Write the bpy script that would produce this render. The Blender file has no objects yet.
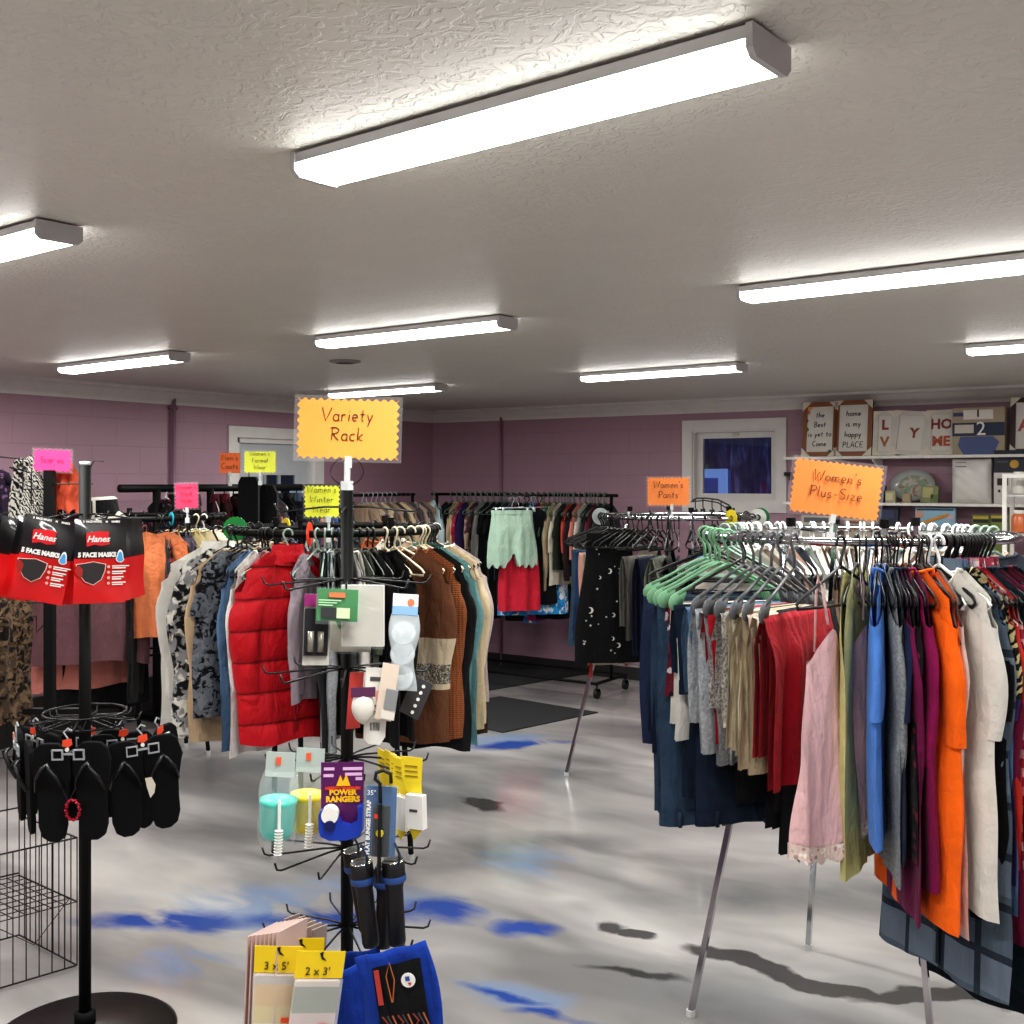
import bpy, bmesh, math, random
from mathutils import Vector, Matrix
PI = math.pi
rnd = random.Random(7)
SC = bpy.context.scene
COL = SC.collection
F = 1106.0; HY = 481.0; CH = 1.75
RV = Vector((0.829, 0.559, 0)); VV = Vector((-0.559, 0.829, 0)); ZV = Vector((0, 0, 1))
YAW = math.atan2(0.559, 0.829)
def P(px, py, d):
    return Vector((0, 0, CH)) + VV*d + RV*((px-512)/F*d) + ZV*(-(py-HY)/F*d)
def on_y(px, py, y):       # point where the sight line meets the plane y = const
    dr = VV + RV*((px-512)/F); d = y/dr.y
    return P(px, py, d)
def on_x(px, py, x):
    dr = VV + RV*((px-512)/F); d = x/dr.x
    return P(px, py, d)
# ------------------------------------------------------------------ materials
MATS = {}
class NT:
    def __init__(s, name):
        s.m = bpy.data.materials.new(name); s.m.use_nodes = True
        s.t = s.m.node_tree; s.n = s.t.nodes; s.l = s.t.links
        s.b = s.n['Principled BSDF']
    def add(s, ty, **kw):
        n = s.n.new(ty)
        for k, v in kw.items():
            if hasattr(n, k) and k not in n.inputs: setattr(n, k, v)
            else: n.inputs[k].default_value = v
        return n
    def link(s, a, b): s.l.new(a, b)
    def coord(s): return s.add('ShaderNodeTexCoord').outputs['Object']
    def ramp(s, fac, stops, interp='LINEAR'):
        r = s.n.new('ShaderNodeValToRGB'); cr = r.color_ramp; cr.interpolation = interp
        while len(cr.elements) < len(stops): cr.elements.new(0.5)
        for e, (p, c) in zip(cr.elements, stops): e.position = p; e.color = (*c, 1)
        s.link(fac, r.inputs['Fac']); return r.outputs['Color']
    def math(s, op, a, b=None, c=None):
        n = s.n.new('ShaderNodeMath'); n.operation = op
        for i, v in enumerate((a, b, c)):
            if v is None: continue
            if isinstance(v, (int, float)): n.inputs[i].default_value = v
            else: s.link(v, n.inputs[i])
        return n.outputs[0]
    def mix(s, fac, a, b):
        n = s.n.new('ShaderNodeMix'); n.data_type = 'RGBA'
        for i, v in ((0, fac), (6, a), (7, b)):
            if isinstance(v, tuple): n.inputs[i].default_value = (*v, 1) if len(v) == 3 else v
            elif isinstance(v, (int, float)): n.inputs[i].default_value = v
            else: s.link(v, n.inputs[i])
        return n.outputs[2]
    def noise(s, scale, detail=3, vec=None, dist=0.0):
        n = s.add('ShaderNodeTexNoise'); n.inputs['Scale'].default_value = scale
        n.inputs['Detail'].default_value = detail; n.inputs['Distortion'].default_value = dist
        if vec is not None: s.link(vec, n.inputs['Vector'])
        return n.outputs['Fac']
    def bump(s, h, st=0.3, dist=0.01):
        n = s.add('ShaderNodeBump'); n.inputs['Strength'].default_value = st; n.inputs['Distance'].default_value = dist
        s.link(h, n.inputs['Height']); s.link(n.outputs['Normal'], s.b.inputs['Normal'])
def srgb(h):
    if isinstance(h, str):
        h = h.lstrip('#'); h = tuple(int(h[i:i+2], 16)/255 for i in (0, 2, 4))
    return tuple((c/12.92 if c <= 0.04045 else ((c+0.055)/1.055)**2.4) for c in h)
def plain(col, rough=0.5, metal=0.0, alpha=1.0, trans=0.0, emis=0.0, spec=0.5, coat=0.0):
    k = ('p', col, rough, metal, alpha, trans, emis, spec, coat)
    if k in MATS: return MATS[k]
    t = NT('surface'); c = srgb(col); b = t.b
    co = t.coord(); nz = t.noise(9, 2, co)
    if not emis and not trans:
        t.link(t.mix(nz, tuple(x*0.9 for x in c), tuple(min(1, x*1.08) for x in c)), b.inputs['Base Color'])
    else: b.inputs['Base Color'].default_value = (*c, 1)
    b.inputs['Roughness'].default_value = rough; b.inputs['Metallic'].default_value = metal
    b.inputs['Alpha'].default_value = alpha; b.inputs['Transmission Weight'].default_value = trans
    b.inputs['Specular IOR Level'].default_value = spec; b.inputs['Coat Weight'].default_value = coat
    if emis:
        b.inputs['Emission Color'].default_value = (*c, 1); b.inputs['Emission Strength'].default_value = emis
    MATS[k] = t.m; return t.m
def cloth(col, pat='plain', c2='#111111', c3=None, s=1.0, rough=0.92):
    k = ('c', col, pat, c2, c3, s, rough)
    if k in MATS: return MATS[k]
    t = NT('cloth_'+pat); A = srgb(col); B = srgb(c2); C3 = srgb(c3 or c2); co = t.coord()
    soft = t.noise(14, 3, co)
    sep = t.add('ShaderNodeSeparateXYZ'); t.link(co, sep.inputs[0]); X, Y, Z = sep.outputs
    fine = t.noise(420, 1, co)
    base = t.mix(soft, tuple(x*0.82 for x in A), tuple(min(1, x*1.12) for x in A))
    hb = fine
    if pat == 'plain': col_o = base
    elif pat == 'floral':
        v = t.add('ShaderNodeTexVoronoi'); v.inputs['Scale'].default_value = 17*s; t.link(co, v.inputs['Vector'])
        n = t.noise(30*s, 3, co)
        f = t.math('ADD', v.outputs['Distance'], t.math('MULTIPLY', n, 0.75))
        m1 = t.ramp(f, [(0.68, (1, 1, 1)), (0.74, (0, 0, 0))])
        m2 = t.ramp(v.outputs['Color'], [(0.55, (0, 0, 0)), (0.57, (1, 1, 1))])
        col_o = t.mix(m1, base, t.mix(m2, B, C3))
    elif pat == 'blotch':
        n = t.noise(13*s, 4, co, 1.2)
        m = t.ramp(n, [(0.47, (0, 0, 0)), (0.53, (1, 1, 1))]); n2 = t.noise(22*s, 3, co, .8)
        m2 = t.ramp(n2, [(0.5, (0, 0, 0)), (0.56, (1, 1, 1))])
        col_o = t.mix(m2, t.mix(m, base, B), C3)
    elif pat in ('plaid', 'check'):
        def band(c, sc, lo): return t.ramp(t.math('FRACT', t.math('MULTIPLY', c, sc)), [(lo, (0, 0, 0)), (lo+.02, (1, 1, 1))], 'CONSTANT')
        if pat == 'plaid':
            a = band(X, 9*s, .82); b = band(Z, 9*s, .82); a2 = band(Z, 4.5*s, .55)
            col_o = t.mix(b, t.mix(a, t.mix(t.math('MULTIPLY', a2, .45), base, C3), B), B)
        else:
            a = band(X, 22*s, .5); b = band(Z, 22*s, .5)
            col_o = t.mix(t.math('MULTIPLY', t.math('ADD', a, b), .5), base, B)
    elif pat == 'stripe':
        w = t.ramp(t.math('FRACT', t.math('MULTIPLY', Z, 22*s)), [(0, (0, 0, 0)), (.5, (1, 1, 1))], 'CONSTANT')
        col_o = t.mix(w, base, B)
    elif pat == 'vstripe':
        w = t.ramp(t.math('FRACT', t.math('MULTIPLY', t.math('ADD', X, Y), 30*s)), [(0, (0, 0, 0)), (.5, (1, 1, 1))], 'CONSTANT')
        col_o = t.mix(w, base, B)
    elif pat in ('zebra', 'leaf'):
        w = t.add('ShaderNodeTexWave'); w.inputs['Scale'].default_value = 11*s; w.inputs['Distortion'].default_value = 9
        w.inputs['Detail'].default_value = 2; w.inputs['Detail Scale'].default_value = 1.5; w.bands_direction = 'DIAGONAL'
        t.link(co, w.inputs['Vector'])
        m = t.ramp(w.outputs['Fac'], [(0.44, (0, 0, 0)), (0.52, (1, 1, 1))]); col_o = t.mix(m, base, B)
    elif pat == 'dip':
        f = t.ramp(t.math('MULTIPLY', Z, -1.0), [(0.30*s, (0, 0, 0)), (0.42*s, (1, 1, 1))]); col_o = t.mix(f, base, B)
    elif pat == 'band':      # colour-blocked sweater: cream band then flecked band
        z = t.math('MULTIPLY', Z, -1.0)
        m = t.ramp(z, [(0, (0, 0, 0)), (.44, (1, 1, 1)), (.655, (0, 0, 0))], 'CONSTANT')
        g = t.ramp(z, [(0, (0, 0, 0)), (.55, (1, 1, 1)), (.63, (0, 0, 0))], 'CONSTANT')
        w = t.noise(60, 2, co, 2); w = t.ramp(w, [(.45, (0.09, .08, .06)), (.6, (.5, .44, .36))])
        col_o = t.mix(g, t.mix(m, base, B), w)
    elif pat == 'denim':
        w = t.noise(6, 3, co); w2 = t.noise(160, 2, co)
        col_o = t.mix(t.math('MULTIPLY', w2, .5), t.mix(t.ramp(w, [(.35, (0, 0, 0)), (.7, (1, 1, 1))]), A, B), C3 if c3 else B)
    elif pat == 'marl':
        w = t.noise(130, 3, co); col_o = t.mix(t.ramp(w, [(.38, (0, 0, 0)), (.62, (1, 1, 1))]), A, B)
    elif pat == 'dots':
        v = t.add('ShaderNodeTexVoronoi'); v.inputs['Scale'].default_value = 30*s; t.link(co, v.inputs['Vector'])
        m = t.ramp(v.outputs['Distance'], [(.14, (1, 1, 1)), (.2, (0, 0, 0))]); col_o = t.mix(m, base, B)
    elif pat == 'quilt':
        q = t.math('PINGPONG', Z, .0625); m = t.ramp(t.math('MULTIPLY', q, 16), [(.0, (1, 1, 1)), (.07, (.3, .3, .3)), (.16, (0, 0, 0))]); col_o = t.mix(m, base, B)
    elif pat == 'knit':
        col_o = base
        w = t.math('SINE', t.math('MULTIPLY', Z, 700)); w2 = t.math('SINE', t.math('MULTIPLY', X, 420))
        hb = t.math('ADD', w, w2)
    t.link(col_o, t.b.inputs['Base Color']); t.b.inputs['Roughness'].default_value = rough
    t.b.inputs['Specular IOR Level'].default_value = 0.25
    t.b.inputs['Sheen Weight'].default_value = 0.05
    mpw = t.add('ShaderNodeMapping'); t.link(co, mpw.inputs[0]); mpw.inputs['Scale'].default_value = (1.5, 1.5, .45); mpw.inputs['Rotation'].default_value = (0, .25, 0)
    wr = t.noise(9, 3, mpw.outputs[0], .8); wr2 = t.noise(26, 3, co, .6)
    t.bump(t.math('ADD', t.math('MULTIPLY', hb, .05), t.math('ADD', wr, t.math('MULTIPLY', wr2, .3))), .6, .035)
    MATS[k] = t.m; return t.m
# ------------------------------------------------------------------ mesh building
class MB:
    def __init__(s): s.v = []; s.f = []; s.mi = []; s.cur = 0
    def quadgrid(s, fn, nu, nv, closed_u=False):
        b = len(s.v); cols = nu if closed_u else nu+1
        for j in range(nv+1):
            for i in range(cols): s.v.append(tuple(fn(i/nu, j/nv)))
        for j in range(nv):
            for i in range(nu):
                i2 = (i+1) % cols
                s.f.append((b+j*cols+i, b+j*cols+i2, b+(j+1)*cols+i2, b+(j+1)*cols+i)); s.mi.append(s.cur)
        return b
    def box(s, c, sz, rz=0.0, M=None):
        b = len(s.v); R = Matrix.Rotation(rz, 3, 'Z') if M is None else M
        for dx in (-.5, .5):
            for dy in (-.5, .5):
                for dz in (-.5, .5): s.v.append(tuple(Vector(c)+R@Vector((dx*sz[0], dy*sz[1], dz*sz[2]))))
        for q in ((0, 1, 3, 2), (4, 6, 7, 5), (0, 4, 5, 1), (2, 3, 7, 6), (0, 2, 6, 4), (1, 5, 7, 3)):
            s.f.append(tuple(b+i for i in q)); s.mi.append(s.cur)
        return s
    def tube(s, pts, r, n=8, closed=False, caps=True, flat=None):
        pts = [Vector(p) for p in pts]; m = len(pts); b = len(s.v); up = None
        rs = r if isinstance(r, (list, tuple)) else [r]*m
        for k, p in enumerate(pts):
            if closed: tg = (pts[(k+1) % m]-pts[k-1])
            else: tg = pts[min(k+1, m-1)]-pts[max(k-1, 0)]
            if tg.length < 1e-9: tg = Vector((0, 0, 1))
            tg.normalize()
            if up is None:
                up = Vector((0, 0, 1)) if abs(tg.z) < .9 else Vector((0, 1, 0))
            a = (up - tg*up.dot(tg))
            if a.length < 1e-6: a = tg.orthogonal()
            a.normalize(); c = tg.cross(a); up = a
            for i in range(n):
                th = 2*PI*(i+.5)/n; ca, sa = math.cos(th), math.sin(th)
                if flat: ca *= flat[0]; sa *= flat[1]
                s.v.append(tuple(p+(a*ca+c*sa)*rs[k]))
        segs = m if closed else m-1
        for k in range(segs):
            k2 = (k+1) % m
            for i in range(n):
                i2 = (i+1) % n
                s.f.append((b+k*n+i, b+k*n+i2, b+k2*n+i2, b+k2*n+i)); s.mi.append(s.cur)
        if caps and not closed:
            s.f.append(tuple(b+i for i in reversed(range(n)))); s.mi.append(s.cur)
            s.f.append(tuple(b+(m-1)*n+i for i in range(n))); s.mi.append(s.cur)
        return s
    def lathe(s, prof, n=32, c=(0, 0, 0)):
        b = len(s.v)
        for r, z in prof:
            for i in range(n):
                a = 2*PI*i/n; s.v.append((c[0]+r*math.cos(a), c[1]+r*math.sin(a), c[2]+z))
        for k in range(len(prof)-1):
            for i in range(n):
                i2 = (i+1) % n; s.f.append((b+k*n+i, b+k*n+i2, b+(k+1)*n+i2, b+(k+1)*n+i)); s.mi.append(s.cur)
        return s
    def prism(s, poly, y0, y1):      # polygon in x,z extruded along y
        b = len(s.v); n = len(poly)
        for y in (y0, y1):
            for x, z in poly: s.v.append((x, y, z))
        s.f.append(tuple(b+i for i in range(n))); s.f.append(tuple(b+n+i for i in reversed(range(n)))); s.mi += [s.cur]*2
        for i in range(n):
            i2 = (i+1) % n; s.f.append((b+i, b+n+i, b+n+i2, b+i2)); s.mi.append(s.cur)
        return s
    def mesh(s, name, mats, smooth=True):
        me = bpy.data.meshes.new(name); me.from_pydata(s.v, [], s.f)
        for m in (mats if isinstance(mats, (list, tuple)) else [mats]): me.materials.append(m)
        me.polygons.foreach_set('material_index', s.mi)
        if smooth: me.polygons.foreach_set('use_smooth', [True]*len(s.f))
        me.update()
        bm = bmesh.new(); bm.from_mesh(me); bmesh.ops.recalc_face_normals(bm, faces=bm.faces); bm.to_mesh(me); bm.free()
        return me
    def build(s, name, mats, parent=None, smooth=False, loc=None, rz=0.0):
        return link(name, s.mesh(name, mats, smooth), parent, loc, rz)
def link(name, me, parent=None, loc=None, rz=0.0):
    o = bpy.data.objects.new(name, me); COL.objects.link(o)
    if parent is not None: o.parent = parent
    if loc is not None: o.location = loc
    if rz: o.rotation_euler = (0, 0, rz)
    return o
def tag(o, label, cat, group=None, kind=None):
    o['label'] = label; o['category'] = cat
    if group: o['group'] = group
    if kind: o['kind'] = kind
    return o
def thing(name, label, cat, loc=(0, 0, 0), rz=0.0, group=None, rot=None):
    o = bpy.data.objects.new(name, None); COL.objects.link(o); o.empty_display_size = .05
    o.location = loc; o.rotation_euler = rot if rot else (0, 0, rz)
    return tag(o, label, cat, group)
def struct(name, mb, mats, smooth=False, parent=None):
    o = mb.build(name, mats, parent, smooth)
    if parent is None: o['kind'] = 'structure'
    return o
def text_mesh(body, size, mat, parent, loc, name='lettering', align='CENTER', rot=(PI/2, 0, 0), ext=0.0004, sx=1.0, shear=0.0, bold=0.0):
    cu = bpy.data.curves.new(name, 'FONT'); cu.body = body; cu.size = size; cu.align_x = align; cu.align_y = 'CENTER'
    cu.extrude = ext; cu.shear = shear; cu.offset = bold; cu.resolution_u = 2; cu.space_line = .9
    o = bpy.data.objects.new('tmp', cu); COL.objects.link(o)
    me = bpy.data.meshes.new_from_object(o, depsgraph=bpy.context.evaluated_depsgraph_get())
    bpy.data.objects.remove(o); me.materials.clear(); me.materials.append(mat)
    t = link(name, me, parent, loc); t.rotation_euler = rot; t.scale = (sx, 1, 1)
    return t
# hand lettering: strokes per glyph, x in 0..w, baseline 0, x-height .5, caps 1
def arc(cx, cy, rx, ry, a0, a1, n=9):
    return [(cx+rx*math.cos(math.radians(a0+(a1-a0)*i/n)), cy+ry*math.sin(math.radians(a0+(a1-a0)*i/n))) for i in range(n+1)]
G = {
 'V': (.75, [[(0, 1), (.33, 0), (.72, 1)]]), 'R': (.7, [[(.08, 1), (.08, 0)], [(-.05, .95)]+arc(.25, .75, .33, .24, 100, -90)+[(.12, .5), (.6, 0)]]),
 'W': (.95, [[(0, 1), (.2, 0), (.45, .8), (.68, 0), (.92, 1)]]), 'P': (.6, [[(.08, 1), (.08, 0)], [(.0, .96)]+arc(.25, .74, .3, .25, 90, -90)+[(.08, .48)]]),
 'S': (.6, [arc(.3, .75, .25, .23, 30, 270)+arc(.28, .25, .26, .26, 90, -150)]), 'F': (.6, [[(.1, 0), (.1, 1), (.6, 1)], [(.1, .55), (.5, .55)]]),
 'M': (.9, [[(.05, 0), (.12, 1), (.42, .3), (.72, 1), (.82, 0)]]), 'C': (.65, [arc(.35, .5, .32, .5, 50, 310)]),
 'T': (.7, [[(0, 1), (.7, 1)], [(.35, 1), (.32, 0)]]), 'B': (.65, [[(.08, 0), (.08, 1)]+arc(.2, .76, .32, .24, 90, -90)+arc(.2, .26, .38, .26, 90, -90)+[(.08, 0)]]),
 'L': (.55, [[(.1, 1), (.08, 0), (.55, 0)]]), 'A': (.7, [[(0, 0), (.35, 1), (.68, 0)], [(.12, .38), (.56, .38)]]),
 'E': (.6, [[(.58, 1), (.1, 1), (.1, 0), (.6, 0)], [(.1, .52), (.5, .52)]]), 'H': (.7, [[(.1, 0), (.1, 1)], [(.6, 0), (.6, 1)], [(.1, .5), (.6, .5)]]),
 'a': (.5, [arc(.24, .26, .22, .26, 40, 330)+[(.44, .5), (.44, 0), (.52, .04)]]), 'c': (.45, [arc(.25, .26, .22, .26, 50, 310)]),
 'e': (.48, [[(.05, .26), (.44, .3)]+arc(.24, .27, .2, .25, 10, 310)]), 'f': (.4, [arc(.3, .82, .14, .16, 30, 180)+[(.16, 0)], [(.02, .5), (.36, .5)]]),
 'h': (.5, [[(.06, 1), (.06, 0)], [(.06, .35)]+arc(.25, .3, .18, .2, 150, 0)+[(.43, 0)]]), 'i': (.2, [[(.1, .5), (.1, 0)], [(.1, .72), (.12, .76)]]),
 'k': (.5, [[(.06, 1), (.06, 0)], [(.42, .52), (.08, .22), (.45, 0)]]), 'l': (.2, [[(.1, 1), (.08, .1), (.16, 0)]]),
 'm': (.75, [[(.05, .5), (.05, 0)], [(.05, .35)]+arc(.2, .33, .14, .17, 150, 0)+[(.34, 0)], [(.34, .33)]+arc(.5, .33, .15, .17, 150, 0)+[(.65, 0)]]),
 'n': (.5, [[(.06, .5), (.06, 0)], [(.06, .33)]+arc(.24, .32, .17, .18, 150, 0)+[(.42, 0)]]), 'o': (.48, [arc(.24, .26, .21, .25, 0, 360, 12)]),
 'p': (.5, [[(.06, .5), (.06, -.4)], arc(.25, .26, .2, .24, 160, -160)]), 'r': (.4, [[(.06, .5), (.06, 0)], [(.06, .32)]+arc(.22, .33, .15, .17, 150, 40)]),
 's': (.42, [arc(.22, .38, .15, .12, 30, 240)+arc(.2, .13, .17, .13, 80, -140)]), 't': (.42, [[(.2, .85), (.18, .08), (.3, 0)], [(.02, .55), (.38, .55)]]),
 'u': (.5, [[(.06, .5)]+arc(.23, .2, .17, .2, 180, 360)+[(.4, .5), (.42, 0)]]), 'w': (.65, [[(.02, .5), (.16, 0), (.3, .4), (.46, 0), (.6, .5)]]),
 'y': (.5, [[(.04, .5), (.22, .02)], [(.42, .5), (.12, -.38)]]), 'z': (.48, [[(.04, .5), (.42, .5), (.04, 0), (.44, .02)]]),
 "'": (.15, [[(.08, 1), (.05, .8)]]), '-': (.45, [[(.06, .32), (.36, .34)]]), ' ': (.35, []),
 'b': (.5, [[(.06, 1), (.06, 0)], arc(.25, .26, .2, .24, 160, -160)]), 'O': (.7, [arc(.35, .5, .32, .5, 0, 360, 14)]), 'Y': (.65, [[(.02, 1), (.33, .5), (.64, 1)], [(.33, .5), (.3, 0)]]),
}
def script(lines, size, mat, parent, z0, x0=0.0, y=-.002, w=.09, name='lettering', gap=1.5, slant=.08):
    mb = MB()
    for li, ln in enumerate(lines):
        tot = sum(G.get(c, G[' '])[0]+.12 for c in ln)*size; x = x0-tot/2; zb = z0-li*size*gap
        for c in ln:
            gw, st = G.get(c, G[' '])
            for s in st:
                mb.tube([(x+(px+slant*pz)*size, y, zb+pz*size) for px, pz in s], w*size*.5, 5)
            x += (gw+.12)*size
    return mb.build(name, mat, parent)
# ------------------------------------------------------------------ camera, world, render look
cd = bpy.data.cameras.new('camera'); co_ = bpy.data.objects.new('camera', cd); COL.objects.link(co_)
co_.location = (0, 0, CH); co_.rotation_euler = (PI/2, 0, YAW); cd.sensor_width = 36; cd.lens = F/1024*36
cd.shift_y = -(512-HY)/1024; cd.clip_start = .02; SC.camera = co_
w = bpy.data.worlds.new('world'); SC.world = w; w.use_nodes = True
w.node_tree.nodes['Background'].inputs[0].default_value = (.05, .08, .2, 1); w.node_tree.nodes['Background'].inputs[1].default_value = .6
SC.view_settings.view_transform = 'Standard'; SC.view_settings.look = 'Medium High Contrast'; SC.view_settings.exposure = 0.2
XL, YB, XR, YF, HC = -6.8, 8.67, 3.2, -2.4, 2.44
# ---- floor: poured marbled epoxy
t = NT('marbled_floor'); co = t.coord()
mp = t.add('ShaderNodeMapping'); t.link(co, mp.inputs[0]); mp.inputs['Rotation'].default_value = (0, 0, -YAW); mp.inputs['Scale'].default_value = (.55, 1.3, 1)
wn = t.add('ShaderNodeTexNoise'); wn.inputs['Scale'].default_value = 1.1; wn.inputs['Detail'].default_value = 3; t.link(mp.outputs[0], wn.inputs['Vector'])
wm = t.add('ShaderNodeVectorMath', operation='MULTIPLY_ADD'); t.link(wn.outputs['Color'], wm.inputs[0]); wm.inputs[1].default_value = (.7, .7, 0); t.link(mp.outputs[0], wm.inputs[2])
n1 = t.noise(1.15, 4, wm.outputs[0], .15)
base = t.ramp(n1, [(.30, srgb('#7c7a7a')), (.43, srgb('#989594')), (.53, srgb('#b1adab')), (.68, srgb('#c9c5c2'))])
n2 = t.noise(.7, 3, wm.outputs[0], .3)
base = t.mix(t.ramp(n2, [(.52, (0, 0, 0)), (.66, (.75, .75, .75))]), base, srgb('#6c6c6f'))
# blue and dark streaks: warped ellipses laid out in floor coordinates
fw = t.add('ShaderNodeTexNoise'); fw.inputs['Scale'].default_value = 3.2; fw.inputs['Detail'].default_value = 4; t.link(co, fw.inputs['Vector'])
fv = t.add('ShaderNodeVectorMath', operation='MULTIPLY_ADD'); t.link(fw.outputs['Color'], fv.inputs[0]); fv.inputs[1].default_value = (.26, .26, 0); t.link(co, fv.inputs[2])
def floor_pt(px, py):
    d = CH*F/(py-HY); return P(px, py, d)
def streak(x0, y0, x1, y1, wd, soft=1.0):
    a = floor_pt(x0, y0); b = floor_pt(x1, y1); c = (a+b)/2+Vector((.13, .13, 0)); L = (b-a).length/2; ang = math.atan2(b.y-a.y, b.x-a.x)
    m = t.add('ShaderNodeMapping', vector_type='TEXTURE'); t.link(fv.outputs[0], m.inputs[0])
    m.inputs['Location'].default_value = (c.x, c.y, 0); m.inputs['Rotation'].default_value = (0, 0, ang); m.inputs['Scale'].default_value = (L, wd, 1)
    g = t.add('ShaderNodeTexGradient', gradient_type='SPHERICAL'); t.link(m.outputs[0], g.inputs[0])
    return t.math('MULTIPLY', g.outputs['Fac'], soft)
def union(lst):
    o = lst[0]
    for q in lst[1:]: o = t.math('MAXIMUM', o, q)
    return o
brk = t.noise(3.6, 5, wm.outputs[0], .5)
pale = union([streak(40, 905, 560, 915, .5), streak(100, 960, 300, 965, .25), streak(400, 985, 620, 1012, .2), streak(440, 860, 600, 870, .35, .7), streak(420, 745, 600, 735, .3), streak(540, 915, 640, 930, .2, .6)])
pale = t.math('MULTIPLY', pale, t.ramp(brk, [(.38, (0, 0, 0)), (.62, (1, 1, 1))]))
grey = t.math('MULTIPLY', union([streak(120, 800, 600, 790, .9), streak(150, 770, 420, 765, .5), streak(400, 850, 660, 842, .28, .8), streak(560, 900, 900, 890, .3, .6), streak(730, 880, 1000, 900, .35, .8), streak(600, 985, 860, 1015, .2, .6)]), t.ramp(t.noise(2.2, 4, wm.outputs[0], .4), [(.35, (.35, .35, .35)), (.6, (1, 1, 1))]))  # soft grey patches paint the shade below the racks into the floor colour
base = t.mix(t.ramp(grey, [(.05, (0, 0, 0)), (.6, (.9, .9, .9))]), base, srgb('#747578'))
base = t.mix(t.ramp(pale, [(.12, (0, 0, 0)), (.55, (.75, .75, .75))]), base, srgb('#7f95b8'))
blue = union([streak(50, 920, 290, 922, .15), streak(190, 918, 480, 916, .15), streak(390, 905, 495, 922, .22), streak(470, 924, 570, 930, .1), streak(450, 752, 592, 738, .16), streak(440, 985, 560, 1010, .05, .8), streak(470, 1010, 640, 1022, .05, .8), streak(660, 735, 740, 730, .1, .5)])
blue = t.math('MULTIPLY', blue, t.ramp(brk, [(.33, (.15, .15, .15)), (.55, (1, 1, 1))]))
base = t.mix(t.ramp(blue, [(.08, (0, 0, 0)), (.55, (.95, .95, .95))]), base, srgb('#2a4c9c'))
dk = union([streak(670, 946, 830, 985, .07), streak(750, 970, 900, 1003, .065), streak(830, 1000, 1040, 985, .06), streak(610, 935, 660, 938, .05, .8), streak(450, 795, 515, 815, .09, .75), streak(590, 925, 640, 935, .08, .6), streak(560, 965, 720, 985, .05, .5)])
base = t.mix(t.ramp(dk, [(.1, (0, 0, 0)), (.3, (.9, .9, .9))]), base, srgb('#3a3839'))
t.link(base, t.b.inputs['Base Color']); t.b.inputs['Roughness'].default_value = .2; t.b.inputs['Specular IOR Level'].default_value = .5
rn = t.noise(2.5, 3, co); t.link(t.math('MULTIPLY_ADD', rn, .2, .04), t.b.inputs['Roughness'])
floor_m = t.m
# ---- painted block walls
def wall_mat(axis):
    t = NT('painted_block_wall'); co = t.coord(); s = t.add('ShaderNodeSeparateXYZ'); t.link(co, s.inputs[0])
    cb = t.add('ShaderNodeCombineXYZ'); t.link(s.outputs[axis], cb.inputs[0]); t.link(s.outputs[2], cb.inputs[1])
    br = t.add('ShaderNodeTexBrick'); t.link(cb.outputs[0], br.inputs['Vector']); br.inputs['Scale'].default_value = 1
    br.inputs['Brick Width'].default_value = .4; br.inputs['Row Height'].default_value = .2; br.inputs['Mortar Size'].default_value = .004; br.inputs['Mortar Smooth'].default_value = .6
    n = t.noise(1.2, 3, co); c = t.mix(n, srgb('#977887'), srgb('#aa8996'))
    t.link(t.mix(t.math('MULTIPLY', br.outputs['Fac'], .22), c, srgb('#6e5364')), t.b.inputs['Base Color']); t.b.inputs['Roughness'].default_value = .55
    h = t.math('ADD', t.math('MULTIPLY', br.outputs['Fac'], -.6), t.math('MULTIPLY', t.noise(60, 3, co), .15)); t.bump(h, .35, .006)
    return t.m
# ---- knock-down textured ceiling
t = NT('textured_ceiling'); co = t.coord()
v1 = t.noise(26, 5, co, 1.6); m1 = t.ramp(v1, [(.47, (0, 0, 0)), (.56, (1, 1, 1))]); v2 = t.noise(5, 3, co)
t.link(t.mix(v2, srgb('#cdcbc3'), srgb('#dad8cf')), t.b.inputs['Base Color']); t.b.inputs['Roughness'].default_value = .45
t.bump(t.math('MULTIPLY', m1, t.ramp(v2, [(.35, (.25, .25, .25)), (.6, (1, 1, 1))])), .55, .008); ceil_m = t.m
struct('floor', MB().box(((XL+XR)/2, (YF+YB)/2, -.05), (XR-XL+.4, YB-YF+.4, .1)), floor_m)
struct('ceiling', MB().box(((XL+XR)/2, (YF+YB)/2, HC+.05), (XR-XL+.4, YB-YF+.4, .1)), ceil_m)
# window opening on back wall
wa = on_y(683, 419, YB); wb = on_y(787, 512, YB); WX0, WX1 = wa.x+.09, wb.x-.09; WZ1 = 2.265-.09; WZ0 = 1.5+.08
T = .2
wm_b = wall_mat(0); wm_l = wall_mat(1)
mb = MB()
mb.box(((XL+WX0)/2-.1, YB+T/2, HC/2), (WX0-XL+.2, T, HC)); mb.box(((WX1+XR)/2+.1, YB+T/2, HC/2), (XR-WX1+.2, T, HC))
mb.box(((WX0+WX1)/2, YB+T/2, WZ0/2), (WX1-WX0, T, WZ0)); mb.box(((WX0+WX1)/2, YB+T/2, (WZ1+HC)/2), (WX1-WX0, T, HC-WZ1))
struct('wall_back', mb, wm_b)
dA = on_x(227, 426, XL).y; dB = on_x(322, 426, XL).y; DZ = 2.19; DW0, DW1 = dA+.09, dB-.09; DZ1 = DZ-.09
mb = MB()
mb.box((XL-T/2, (YF+DW0)/2, HC/2), (T, DW0-YF, HC)); mb.box((XL-T/2, (DW1+YB)/2, HC/2), (T, YB-DW1, HC)); mb.box((XL-T/2, (DW0+DW1)/2, (DZ1+HC)/2), (T, DW1-DW0, HC-DZ1))
struct('wall_left', mb, wm_l)
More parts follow.
